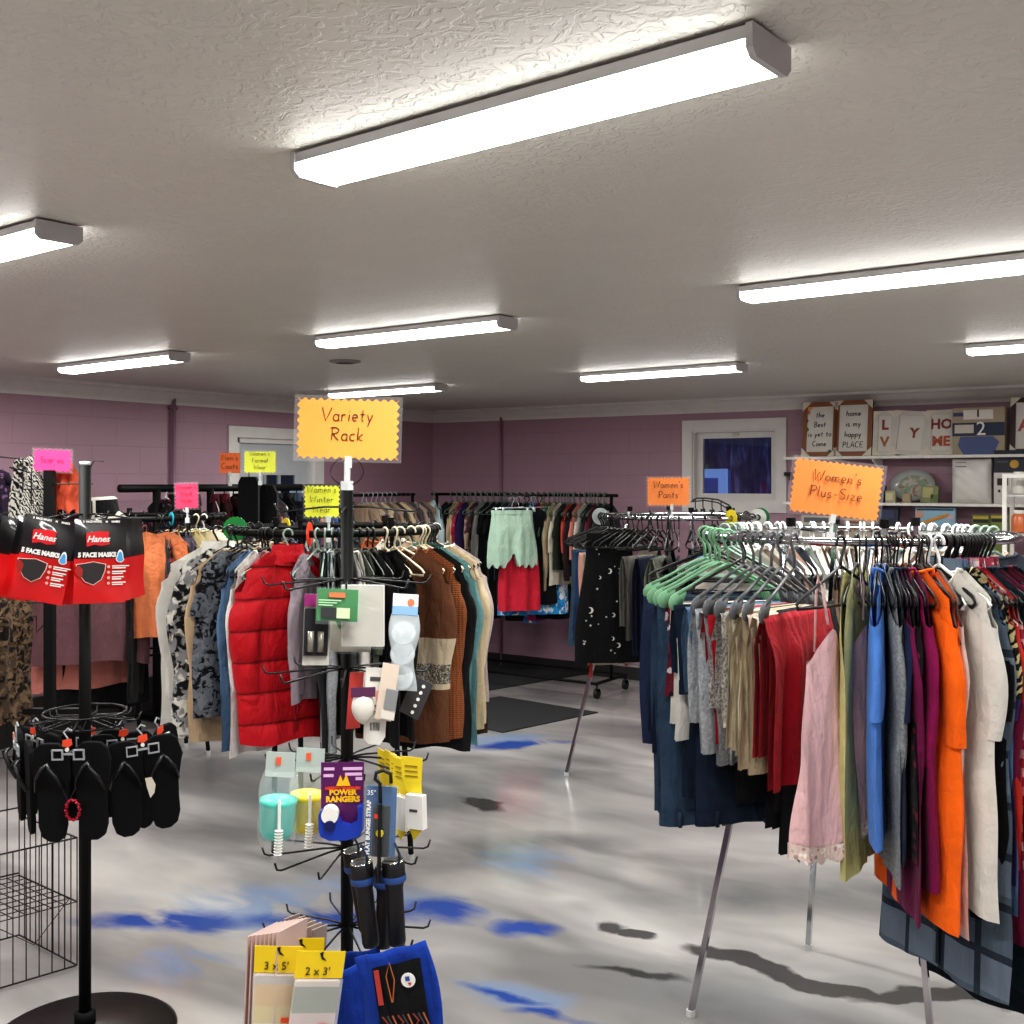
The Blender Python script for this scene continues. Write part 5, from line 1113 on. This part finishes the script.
MB().tube([(-.028, -.034, -.118), (-.028, -.004, -.118)], .02, 20).build('white_roll', wht, th); MB().tube([(-.028, -.036, -.142), (-.028, -.03, -.142)], .013, 16).build('hub', plain('#0c1c58', .4), th)
# bungee strap pack
th = item('bungee_strap_pack', 'blue flat bungee strap pack with black strap in clear blister', 'strap pack', 382, 786, 2.6, -4, 2)
card(th, -.036, 0, .036, -.165, plain('#2d5f94', .4), 'blue_card'); card(th, -.018, -.045, .022, -.165, plain('#3a4048', .4), 'dark_panel', -.003, .006)
card(th, -.042, .005, .042, -.17, clear, 'blister', -.008, .004); o = text_mesh('FLAT BUNGEE STRAP', .0135, wht, th, (-.027, -.012, -.095), name='strap_lettering', rot=(PI/2, -PI/2, 0), bold=.0006)
text_mesh('35"', .016, wht, th, (-.022, -.012, -.014), name='length_lettering')
MB().tube([(.0, -.014, -.035), (-.002, -.016, .01), (-.014, -.016, .02), (-.012, -.016, .035), (.005, -.016, .042), (.022, -.016, .034), (.024, -.014, .012)], .0045, 8).build('hook', blackp, th, True)
MB().tube([(0, -.014, -.04), (.002, -.015, -.12), (.002, -.012, -.22)], .016, 6, flat=(1, .3)).build('strap', blackp, th); MB().tube([(.002, -.022, -.105), (.002, -.018, -.105)], .009, 14).build('yellow_badge', plain('#d8c030', .5), th); card(th, -.012, -.06, .004, -.07, plain('#e8402a', .5), 'price_sticker', -.022, .001)
# yellow packs
for k, (px, py, d, yw, ro, lb) in enumerate([(411, 757, 2.66, -28, -2, 'front yellow card pack with white box'), (401, 759, 2.72, -42, 1, 'yellow card pack second from the front'), (396, 756, 2.78, -50, 0, 'third yellow card pack'), (390, 752, 2.84, -55, 2, 'fourth yellow card pack with brown print'), (382, 750, 2.9, -60, 0, 'rear yellow card pack near the pole')]):
    th = item('yellow_card_pack', lb+' on the right arm', 'packet', px, py, d, yw, ro, 'yellow card packs'); yc_ = plain('#e6cc2a', .45)
    MB().prism([(-.03, 0), (.032, 0), (.026, -.06), (.028, -.17), (.0, -.2), (-.012, -.17), (-.012, -.09), (-.028, -.05)], 0, .0025).build('yellow_card', yc_, th)
    for q in range(3): card(th, -.018, -.02-.012*q, .018, -.023-.012*q, plain('#9a7a1a', .5), 'text_line', -.001, .001)
    if k < 2: card(th, -.005, -.085, .042, -.165, plain('#dcdad4', .5), 'white_box', -.012, .02)
    if k == 0: card(th, .006, -.118, .028, -.124, plain('#444444', .5), 'box_print', -.0225, .001)
# flashlights
def flashlight(px, py, d, roll, yaw, label):
    th = item('flashlight', label, 'flashlight', px, py, d, yaw, roll, 'black flashlights')
    MB().lathe([(.0, .0), (.024, 0), (.027, -.004), (.028, -.03), (.026, -.045), (.0205, -.065), (.0205, -.075), (.0205, -.19), (.018, -.2), (0, -.2)], 24).build('body', plain('#131315', .5), th, True)
    MB().lathe([(.026, -.001), (.024, .003), (.021, -.004), (.006, -.014), (0, -.014)], 24).build('reflector', plain('#c8c8c4', .15, .9), th, True)
    MB().lathe([(.0285, -.034), (.0295, -.037), (.0295, -.046), (.0275, -.05)], 24).build('blue_band', plain('#284a86', .5), th, True)
    MB().tube([(.015, -.02, -.01), (.02, -.028, .02), (.01, -.03, .05)], .003, 5).build('wrist_strap', plain('#1c2c4a', .6), th)
flashlight(361, 862, 2.62, -7, 0, 'black flashlight with silver lens hanging left of its pair'); flashlight(393, 860, 2.62, -3, 0, 'black flashlight below the bungee strap pack'); flashlight(353, 850, 2.74, -10, 0, 'black flashlight behind the left one'); flashlight(386, 866, 2.74, 2, 0, 'black flashlight between and behind the front pair')
# flag packs
pinkc = plain('#c8aea8', .5)
for k in range(8):
    th = item('flag_pack', ['rearmost', 'second rear', 'third rear', 'fourth rear', 'fifth rear', 'sixth rear', 'seventh rear', 'eighth rear'][k]+' pinkish flag pack on the lower left arm', 'flag pack', 263+k*4.2, 929-k*.6, 2.72-.012*k, 66, 4, 'flag packs seen edge-on'); card(th, -.06, 0, .06, -.3, pinkc, 'sleeve', 0, .004)
for k in range(6):
    th = item('flag_pack', ['first', 'second', 'third', 'fourth', 'fifth', 'sixth'][k]+' small flag pack on the arm beside the pole', 'flag pack', 292+k*5.5, 916+k*2.2, 2.84-.01*k, 62, 6, 'small flag packs beside the pole'); card(th, -.03, 0, .03, -.2, plain('#b8a49a', .5), 'sleeve', 0, .004)
def flag_pack(px, py, d, yaw, roll, label, txt, body):
    th = item('flag_pack', label, 'flag pack', px, py, d, yaw, roll, 'yellow headed flag packs')
    card(th, -.056, 0, .056, -.062, plain('#e8c81c', .45), 'yellow_header'); text_mesh(txt, .026, plain('#3a3010', .5), th, (-.004, -.003, -.046), name='size_lettering')
    MB().prism([(-.004, -.004), (.002, -.018), (.014, -.022), (.004, -.012), (.004, 0)], -.003, -.002).build('punch_hole', blackp, th)
    z = -.066
    for h, c in body: card(th, -.052, z, .05, z-h, plain(c, .6), 'folded_flag_band', -.002, .014); z -= h
    card(th, -.056, -.06, .056, z-.004, plain('#f0f0ea', .08, alpha=.25), 'clear_sleeve', -.011, .002); card(th, .012, -.16, .032, -.172, plain('#e8502c', .5), 'price_sticker', -.014, .001)
flag_pack(279, 946, 2.58, 2, 2, 'yellow headed flag pack marked 3 x 5 at lower left', "3 x 5'", [(.02, '#b8aaa8'), (.05, '#d8a838'), (.04, '#d8be4a'), (.07, '#dcd4b0'), (.04, '#b82820')])
flag_pack(322, 951, 2.56, 18, 8, 'tilted yellow headed flag pack with green band', "2 x 3'", [(.012, '#c8b8b4'), (.03, '#2f4a38'), (.03, '#3a5a44'), (.12, '#c8aeb0')])
flag_pack(301, 938, 2.66, 8, 3, 'orange yellow headed flag pack behind the front two', "2 x 3'", [(.08, '#d89030'), (.14, '#c89a40')])
# tool aprons
blu = cloth('#1c3f9a'); bkc = cloth('#151517')
def apron(px, py, d, yaw, roll, label, det):
    th = item('tool_apron', label, 'apron', px, py, d, yaw, roll, 'blue tool aprons')
    m = MB(); m.quadgrid(lambda u, v: ((u-.5)*.17*(1+.12*v)+.01*math.sin(v*4), .006*math.sin(u*14+v*3), -.26*v-.02*(1-u)), 14, 16); o = m.build('blue_fabric', blu, th, True); md = o.modifiers.new('s', 'SOLIDIFY'); md.thickness = .006
    if det:
        m = MB(); m.quadgrid(lambda u, v: (-.045+u*.115, -.012+.003*math.sin(u*9), -.03-.21*v-.012*(1-u)), 8, 10); m.build('black_panel', bkc, th, True)
        card(th, -.04, -.045, -.028, -.125, plain('#b03a34', .5), 'red_printed_strip', -.017, .001); text_mesh('CRAFTSMAN' if False else 'TOOL  APRON', .009, wht, th, (-.034, -.0185, -.085), rot=(PI/2, PI/2, 0)) if False else None
        MB().tube([(.037, -.018, -.075), (.037, -.016, -.075)], .0165, 24).build('round_badge', wht, th)
        MB().tube([(.036, -.0195, -.071), (.036, -.018, -.071)], .007, 4).build('badge_blue', plain('#2c4a9a', .5), th); MB().tube([(.04, -.0195, -.083), (.04, -.018, -.083)], .005, 3).build('badge_red', plain('#b82a2a', .5), th)
        m = MB(); r_ = random.Random(9)
        m.tube([(-.008, -.018, -.12), (-.012, -.02, -.06), (0, -.02, -.03), (.006, -.02, -.07), (-.006, -.018, -.12)], .0015, 5); m.build('drawstring', plain('#b86a3a', .5), th)
        for k in range(9):
            x = -.035+.012*k; m = MB().tube([(x, -.02, -.15), (x+.012, -.024, -.165-.01*(k % 3)), (x-.004, -.022, -.185), (x+.01, -.02, -.21)], .0022, 5); m.build('cord', plain(['#7a3028', '#3a3a40', '#a05a3a'][k % 3], .6), th)
apron(345, 950, 2.72, 10, 2, 'plain blue tool apron behind the detailed one', False); apron(356, 962, 2.62, 14, -5, 'middle blue tool apron folded over', False)
apron(389, 946, 2.54, -6, -9, 'blue tool apron with black pouch and round white badge', True)
# ------------------------------------------------------------------ wire basket rack at lower left
K = P(77, 968, 3.97); K.z = 0; e1 = (P(0, 992, 3.79)-P(77, 968, 3.97)); e1.z = 0; e1.normalize(); e2 = (P(8, 932, 4.29)-P(77, 968, 3.97)); e2.z = 0; e2.normalize()
wb_ = thing('wire_basket_rack', 'black wire grid basket rack at the lower left edge', 'wire rack', K)
def panel(nm, o, ax, L, z0, z1, nvert, hz, r=.0022):
    m = MB()
    for i in range(nvert+1): q = o+ax*(L*i/nvert); m.tube([q+ZV*z0, q+ZV*z1], r, 5)
    for z in hz: m.tube([o+ZV*z, o+ax*L+ZV*z], r*1.5, 5)
    m.build(nm, wire_m, wb_)
O = Vector((0, 0, 0)); panel('front_grid', O, e1, .62, .012, .47, 14, (.012, .47)); panel('side_grid', O, e2, .42, .012, .47, 10, (.012, .24, .47)); panel('back_grid', e2*.42, e1, .62, .012, .92, 14, (.012, .25, .5, .7, .92)); panel('left_grid', e1*.62, e2, .42, .012, .92, 10, (.012, .47, .92))
m = MB()
for i in range(15): q = e1*(.62*i/14); m.tube([q+ZV*.24, q+e2*.42+ZV*.24], .002, 5)
for i in range(9): q = e2*(.42*i/8); m.tube([q+ZV*.24, q+e1*.62+ZV*.24], .002, 5)
m.build('wire_shelf', wire_m, wb_)
m = MB(); m.tube([e1*.0+e2*.05+ZV*.24, e1*.14+e2*.02+ZV*.12, e1*.3+e2*.05+ZV*.24], .0018, 5); m.build('support_wire', wire_m, wb_)
q0 = K+e1*.40+e2*.2
bag = thing('plush_bag', 'peach and black fabric bag sitting in the wire basket', 'bag', (q0.x, q0.y, .245))
def eg(r, h, z0, fx=1.0): 
    m = MB(); m.quadgrid(lambda u, v: (r*math.cos(2*PI*u)*math.sin(PI*(.03+.94*v))**.5*fx, r*.8*math.sin(2*PI*u)*math.sin(PI*(.03+.94*v))**.5, z0+h*v), 18, 10, closed_u=True); return m
eg(.1, .13, 0).build('black_base', cloth('#111114'), bag, True); eg(.095, .15, .1).build('peach_top', cloth('#c98a68'), bag, True)
# ------------------------------------------------------------------ scarf post, gridwall goods at far left
SP = K+e2*.19; SP.z = 0
sc_ = thing('scarf_stand', 'black square post stand with wire arms at far left', 'display stand', SP, YAW)
MB().box((0, 0, 1.13), (.034, .034, 1.32)).build('post', black_m, sc_)
MB().box((-.07, 0, .90), (.4, .03, .02)).box((-.26, -.14, .90), (.03, .3, .02)).build('base_frame', black_m, sc_)
for pts in ([(0, 0, 1.72), (-.10, 0, 1.72), (-.10, 0, 1.83), (-.24, 0, 1.845)], [(.0, 0, 1.74), (.16, 0, 1.74)], [(0, 0, 1.66), (-.06, -.02, 1.66), (-.06, -.02, 1.78), (-.14, -.02, 1.80)], [(.0, 0, 1.30), (-.14, 0, 1.30)], [(0, 0, 1.24), (-.05, 0, 1.19), (-.05, 0, 1.25), (-.12, 0, 1.25)]):
    MB().tube(pts, .003, 6).build('wire_arm', wire_m, sc_)
def drape(name, label, px, pt, pb, d, w, mat, t=.03, sway=.0, knot=True, yaw=0, cat='scarf', taper=.55, n=3):
    s = d/F; L = (pb-pt)*s; th = item(name, label, cat, px, pt, d, yaw, 0); r_ = random.Random(int(px*7+pt)); p_ = [r_.uniform(0, 6) for _ in range(4)]
    m = MB(); m.quadgrid(lambda u, v: (w*(taper+(1-taper)*sm(v*2))*math.cos(2*PI*u)*(1+.12*math.sin(5*2*PI*u+p_[0]))+sway*v+.01*math.sin(v*7+p_[1]), t*(.5+.5*sm(v*3))*math.sin(2*PI*u)*(1+.35*math.sin(7*2*PI*u+p_[2]))+.0, -L*v+.012*math.sin(6*2*PI*u+p_[3])*v), 44, 22, closed_u=True)
    m.build('folds', mat, th, True)
    if knot:
        m = MB(); m.tube([(-w*.35, 0, -.02), (-w*.25, -.012, .012), (0, -.016, .02), (w*.25, -.012, .012), (w*.35, 0, -.02)], .014, 8); m.build('hanging_loop', mat, th, True)
drape('scarf', 'black and white zebra striped scarf on a wire arm', 22, 466, 600, 4.2, .055, cloth('#0c0c0e', 'zebra', '#a9a59d', s=2.2), sway=.02)
drape('scarf', 'black scarf with thin white curved stripes', 32, 464, 540, 4.15, .045, cloth('#0c0c0e', 'zebra', '#b9b6ae', s=3.5), sway=.01)
drape('scarf', 'dark purple patterned scarf at the left frame edge', 3, 478, 600, 4.3, .07, cloth('#2a1c30', 'floral', '#6a5070', '#15101a', 2))
drape('scarf', 'black and grey speckled scarf low at the left edge', 8, 520, 640, 4.25, .085, cloth('#1c1a22', 'floral', '#5a5660', '#2c2830', 2.4))
drape('scarf', 'coral orange scarf looped over the post arm', 68, 468, 512, 4.18, .045, cloth('#c8583c'), t=.03, taper=.7)
drape('scarf', 'small coral knit scarf tail beside the looped one', 59, 480, 505, 4.18, .035, cloth('#b84a34'), t=.02)
drape('blouse', 'dark maroon top hanging below the coral scarves', 63, 492, 560, 4.2, .085, cloth('#2e1018'), cat='blouse', knot=False, t=.04)
drape('scarf', 'red scarf end behind the left mask pack', 42, 502, 540, 4.2, .04, cloth('#a82028'), knot=False)
drape('trousers', 'brown and black camouflage trousers at the left edge', 10, 588, 722, 4.1, .075, cloth('#4a3a2e', 'blotch', '#14110e', '#6a5642', 2.0), cat='trousers', t=.05, taper=.85)
ht = item('bucket_hat', 'black bucket hat with white check lines behind the mask stand', 'hat', 101, 497, 4.4, 0, -4)
MB().lathe([(0, 0), (.05, 0), (.06, -.008), (.066, -.06), (.09, -.085), (.088, -.088), (.062, -.066)], 28).build('crown_and_brim', cloth('#131315', 'plaid', '#dedad0', '#131315', 1.4), ht, True)
# tall black garment display by the door
q = on_x(262, 481, -5.9)
gb = thing('garment_bag', 'tall black garment bag hanging in front of the door', 'garment bag', (on_x(249, 470, -5.95).x, on_x(249, 470, -5.95).y, 0), YAW)
MB().prism([(-.07, 1.2), (-.07, 1.74), (-.05, 1.78), (.05, 1.78), (.07, 1.74), (.07, 1.2)], -.03, .03).build('cover', cloth('#0d0d10'), gb); MB().tube([(.0, 0, 1.78), (0, 0, 1.86), (.02, 0, 1.88)], .004, 6).build('hook', wire_m, gb)
gb = thing('garment_bag', 'shorter black garment bag right of the tall one', 'garment bag', (on_x(268, 470, -5.95).x, on_x(268, 470, -5.95).y, 0), YAW)
MB().prism([(-.07, 1.2), (-.07, 1.66), (-.04, 1.72), (.04, 1.72), (.07, 1.66), (.07, 1.2)], -.03, .03).build('cover', cloth('#111116'), gb); MB().tube([(0, 0, 1.72), (0, 0, 1.78)], .004, 6).build('hook', wire_m, gb)
# ------------------------------------------------------------------ wall shelves with goods
YS = YB-.16
def shelf(z, x0, x1, label, dp=.3):
    th = thing('wall_shelf', label, 'shelf', (x0, YB, z), 0)
    MB().box(((x1-x0)/2, -dp/2, -.01), (x1-x0, dp, .02)).build('board', white, th)
    for f in (.12, .45, .8): MB().prism([(0, -.02), (dp*.9, -.02), (dp*.9, -.03), (.02, -.14), (0, -.14)], -.006, .006).build('bracket', white, th, loc=((x1-x0)*f, 0, 0), rz=-PI/2)
zt_ = on_y(900, 455.5, YB-.3).z; zl = on_y(950, 503.5, YB-.3).z; xs = on_y(790, 470, YB-.15).x
shelf(zt_, xs, 2.6, 'upper white wall shelf holding framed word pictures'); shelf(zl, xs, 2.6, 'middle white wall shelf holding linens and a platter'); zz = 1.22; shelf(zz, xs, 2.6, 'lower white wall shelf mostly hidden behind the rack')
wood = plain('#8a5636', .55); wframe = plain('#c9c5be', .5); paper = plain('#d6d2cb', .6)
def on_shelf(px0, px1, zb, y=YS):
    a = on_y(px0, 470, y); b = on_y(px1, 470, y); return (a.x+b.x)/2, b.x-a.x
def picture(px0, px1, ytop, zb, fm, label, lines=None, tsz=.04, big=None, roll=0, corners=True, flowers=False):
    cx, w = on_shelf(px0, px1, zb); h = on_y((px0+px1)/2, ytop, YS).z-zb
    th = thing('framed_picture', label, 'picture', (cx, YS, zb+.002), rot=(-.12, math.radians(roll), 0), group='framed word pictures on the top shelf')
    frame4(MB(), -w/2, w/2, 0, h, .035, -.02, 0).build('frame', fm, th); card(th, -w/2+.03, h-.03, w/2-.03, .03, paper, 'print', -.008, .004)
    if corners:
        for sx in (-1, 1):
            for sz in (0, 1): MB().prism([(sx*w/2, sz*h), (sx*(w/2-.07), sz*h), (sx*w/2, sz*h+(.07 if sz == 0 else -.07))], -.024, .002).build('corner_protector', plain('#d8cfc0', .6), th)
    if lines: script(lines, tsz, ink, th, h*.72, 0, -.012, name='lettering', gap=1.9, w=.13)
    if big:
        for k, (tx, col_, x, z) in enumerate(big): text_mesh(tx, h*.3, plain(col_, .6), th, (x*w, -.012, h*z), name='floral_letter', bold=.004)
    if flowers:
        for k, (fx, fz) in enumerate([(-.36, .82), (-.40, .66), (-.30, .9), (-.38, .5), (.3, .08)]): MB().tube([(fx*w, -.014, fz*h), (fx*w, -.011, fz*h)], .018, 7).build('painted_flower', plain(['#c86a50', '#4a6a48', '#d8a048', '#5a7a50', '#4a6a48'][k], .6), th)
    return th
picture(802, 837, 402, zt_, wood, 'wood framed picture reading The Best is yet to Come', ['the', 'Best', 'is yet to', 'Come'], .04, flowers=True)
picture(834, 872, 400, zt_, wood, 'wood framed picture reading home is my happy place', ['home', 'is my', 'happy', 'PLACE'], .043)
fc = '#8a3a30'
picture(873, 896, 411, zt_, wframe, 'white framed picture with floral letters L and V', big=[('L', fc, -.0, .68), ('V', '#a06a3a', .0, .3)])
picture(891, 926, 411, zt_, wframe, 'white framed picture with a single floral letter Y', big=[('Y', '#8a4a38', .1, .5)], roll=5)
picture(926, 956, 410, zt_, wframe, 'white framed picture with floral letters spelling HOME', big=[('HO', fc, 0, .68), ('ME', '#b05a40', 0, .3)])
picture(1010, 1046, 397, zt_, plain('#3a2428', .5), 'dark framed picture at the right end of the top shelf', big=[('A', '#b05a50', -.1, .5)])
cx, w = on_shelf(954, 1006, 0); h = on_y(980, 408, YS).z-zt_
th = thing('bedding_box', 'tan and navy boxed bed linen on the top shelf', 'box', (cx, YS, zt_+.001)); MB().box((0, .0, h/2), (w, .1, h)).build('carton', plain('#a89a84', .6), th)
card(th, -w/2, h*.68, w/2, h*.40, plain('#232f4c', .5), 'navy_band', -.052); text_mesh('2', .14, wht, th, (.02, -.055, h*.54), name='numeral'); card(th, -.16, h*.64, -.03, h*.46, plain('#c8c4b8', .5), 'white_patch', -.054)
MB().prism([(-.1, .0), (.1, 0), (.14, .09), (.1, .13), (-.12, .13), (-.14, .07)], -.053, -.051).build('bed_picture', plain('#4a5a88', .5), th); card(th, -.1, h*.95, .1, h*.75, plain('#dcd8d0', .5), 'upper_picture', -.053); MB().tube([(.0, -.054, h*.95), (0, -.054, h*.8)], .006, 5).build('lamp_print', ink, th); card(th, -.17, h*.9, -.1, h*.82, plain('#35486e', .5), 'blue_print', -.054)
cx, w = on_shelf(953, 992, 0); h = on_y(972, 459, YS).z-zl
th = thing('pillow_pack', 'large white wrapped pillow standing on the middle shelf', 'pillow', (cx, YS, zl+.001))
m = MB()
for s in (-1, 1): m.quadgrid(lambda u, v, s=s: ((u-.5)*w, s*(.02+.06*math.sin(PI*u)**.5*math.sin(PI*v)**.5)+.004*math.sin(u*15+v*21), h*v), 16, 16)
m.build('wrapped_pillow', plain('#d3d0cb', .35), th, True)
for k in range(3): card(th, -w*.38+.14*(k == 2)*2, h*.93-.03*(k % 2), -w*.1+.14*(k == 2)*2, h*.915-.03*(k % 2), plain('#6a7078', .5), 'printed_line', -.075, .002)
cx, w = on_shelf(996, 1040, 0)
th = thing('appliance_box', 'black and white carton right of the white pillow', 'box', (cx, YS, zl+.001)); MB().box((0, 0, .11), (w, .16, .22)).build('white_carton', plain('#c4c0bc', .5), th); MB().box((0, 0, .3), (w, .15, .16)).build('dark_carton', plain('#222430', .5), th)
card(th, -w*.42, .18, -.05, .13, ink, 'car_print', -.082); card(th, -w*.4, .1, -.1, .08, ink, 'text_line', -.082); MB().tube([(-.01, -.078, .28), (-.01, -.074, .28)], .03, 16).build('gold_seal', plain('#a8853a', .4, .5), th)
p = on_y(912, 489, YS+.02)
pl_ = thing('platter', 'oval glass platter standing on the middle shelf', 'platter', (p.x, YS+.05, zl+.002), rot=(-.15, 0, 0))
m = MB(); prof = [(0, 0), (.7, 0), (.82, -.01), (1.0, -.03), (1.0, -.036)]
for r_, y_ in prof:
    for i in range(36): a = 2*PI*i/36; m.v.append((r_*.165*math.cos(a), y_, .125+r_*.12*math.sin(a)))
for k in range(4):
    for i in range(36): m.f.append((k*36+i, k*36+(i+1) % 36, (k+1)*36+(i+1) % 36, (k+1)*36+i)); m.mi.append(0)
m.build('dish', plain('#a8aaa8', .15, coat=1), pl_, True)
m = MB(); m.quadgrid(lambda u, v: (v*.11*math.cos(2*PI*u), -.004, .125+v*.08*math.sin(2*PI*u)), 28, 2, closed_u=True); m.build('painted_centre', cloth('#b8b0a4', 'blotch', '#9a7a6a', '#8a9a8a', .8), pl_)
def small(name, label, cat, px0, px1, ytop, z, colr, y=YS-.03, dep=.04, pat=None, roll=0, extra=None):
    cx, w = on_shelf(px0, px1, z, y); h = on_y((px0+px1)/2, ytop, y).z-z
    th = thing(name, label, cat, (cx, y, z+.002), rot=(0, math.radians(roll), 0)); MB().box((0, 0, h/2), (w, dep, h)).build('body', cloth(*pat) if pat else plain(colr, .5), th)
    if extra:
        for (x0, z0, x1, z1, c_) in extra: card(th, x0*w, z0*h, x1*w, z1*h, plain(c_, .5), 'printed_panel', -dep/2-.002, .002)
small('greeting_card', 'green and tan card leaning beside the platter', 'card', 921, 938, 486, zl, '#7a8058', extra=[(-.4, .3, .2, .9, '#a8a070'), (.1, .1, .45, .5, '#5a6a40')], roll=4)
small('candle_box', 'small cream box left of the platter', 'box', 884, 896, 491, zl, '#a8a07c', extra=[(-.3, .2, .3, .8, '#c8c0a0')]); small('photo_frame', 'tiny dark frame at the left of the middle shelf', 'frame', 878, 886, 486, zl, '#3a3c48'); small('candle_box', 'small tan ornament in front of the platter', 'ornament', 903, 911, 494, zl, '#9a8a6c', y=YS-.08)
def zp(px, py, y=YS): return on_y(px, py, y).z
for (nm, lb, ct, a0, a1, yt, c_, ex) in [('book', 'pale boxed set behind the plus size sign', 'box', 802, 832, 516, '#b4aea4', [(-.4, .8, .4, .95, '#5a5a60')]), ('book', 'tan box left of the dark tin', 'box', 845, 872, 519, '#a89c8a', [(-.3, .85, .3, .95, '#7a4a3a')]), ('storage_tin', 'dark navy tin box on the lower shelf', 'tin', 878, 899, 508, '#1c2036', [(-.3, .75, .3, .95, '#2c3454')]),
    ('activity_book', 'blue activity book with a pencil picture on the lower shelf', 'book', 916, 956, 508, '#86a8bc', [(-.45, .94, .45, .97, '#2c3e58'), (-.48, .78, -.3, .93, '#b88a78'), (.3, .76, .46, .84, '#c8a0a8')]),
    ('snack_box', 'black and lime green boxed goods at the lower right shelf', 'box', 973, 990, 515, '#6a7430', [(-.45, .9, .45, .96, '#b8a030'), (-.45, .8, .45, .88, '#16181a')]), ('snack_box', 'lime green boxed goods next to the striped box', 'box', 991, 1009, 515, '#76803a', [(-.45, .92, .45, .97, '#c0a840'), (-.45, .82, .45, .9, '#1a1c18')])]:
    small(nm, lb, ct, a0, a1, yt, zz, c_, extra=ex)
cx, w = on_shelf(918, 952, 0, YS-.055); zc = zp(935, 518, YS-.055)
o = MB().tube([(-.12, 0, -.05), (.09, 0, .025)], .012, 6).build('pencil_print', plain('#d09038', .5)); o.location = (cx, YS-.054, zc); o.parent = bpy.data.objects['activity_book']; o.matrix_parent_inverse = bpy.data.objects['activity_book'].matrix_world.inverted() if False else Matrix.Translation(-Vector(bpy.data.objects['activity_book'].location))
# clear acrylic shelf rack at right edge with jars
q = on_y(1010, 500, 7.6)
ac = thing('acrylic_display', 'clear white framed display rack at the right edge', 'display', (q.x, 7.6, 0)); frame4(MB(), 0, .5, 0, zp(1010, 474, 7.6), .025, -.01, .01).build('frame', white, ac); frame4(MB(), 0, .5, 0, zp(1010, 474, 7.6), .025, -.26, -.24).build('frame', white, ac)
for z in (1.42, 1.66): MB().box((.25, -.12, z), (.5, .26, .012)).build('shelf_panel', plain('#dcdcd8', .2, alpha=.6), ac)
for k, (c_, z) in enumerate([('#c06a40', 1.426), ('#c8c4bc', 1.666), ('#a8a49c', 1.666)]):
    j = thing('jar', ['orange filled jar', 'white canister', 'grey canister'][k]+' on the clear display at the right edge', 'jar', (q.x+.07+(.11 if k == 2 else 0), 7.5, z+.002)); MB().lathe([(0, 0), (.04, 0), (.045, .01), (.045, .1), (.03, .12), (0, .12)], 20).build('body', plain(c_, .3), j, True); MB().lathe([(.032, .118), (.034, .12), (.034, .14), (0, .14)], 20).build('lid', white, j, True)
# black curved wire accessory rack by the window
q = P(712, 505, 7.3)
wr = thing('wire_accessory_rack', 'curved black wire headband rack below the window', 'rack', q, YAW)
MB().tube([(-.13, 0, .03), (-.1, 0, .045), (-.04, 0, .045), (.04, 0, .035), (.11, 0, -.0), (.15, 0, -.05), (.16, 0, -.14)], .006, 6).build('curved_bar', blackp, wr, True)
MB().tube([(-.13, .06, .02), (-.04, .06, .03), (.05, .06, .015), (.12, .06, -.03), (.14, .06, -.12)], .005, 6).build('rear_bar', blackp, wr, True)
for x, z in ((-.11, .04), (-.06, .045), (0, .04), (.06, .03)): MB().tube([(x, 0, z), (x, .0, z-.06), (x+.012, 0, z-.075)], .004, 5).box((x, 0, z-.08), (.03, .02, .02)).build('clip', blackp, wr)
MB().tube([(0.15, .03, -.02), (0.15, .03, .012-q.z)], .006, 6).tube([(.15, .03, .012-q.z), (.15, .03, -q.z)], .12, 20).build('stem', blackp, wr)
bk = item('wall_outlet_hook', 'small black hook on the wall right of the window', 'hook', 788, 474, 8.9); MB().box((0, 0, 0), (.06, .03, .03)).box((.02, -.02, -.03), (.03, .03, .04)).build('bracket', blackp, bk)
resolve_labels()
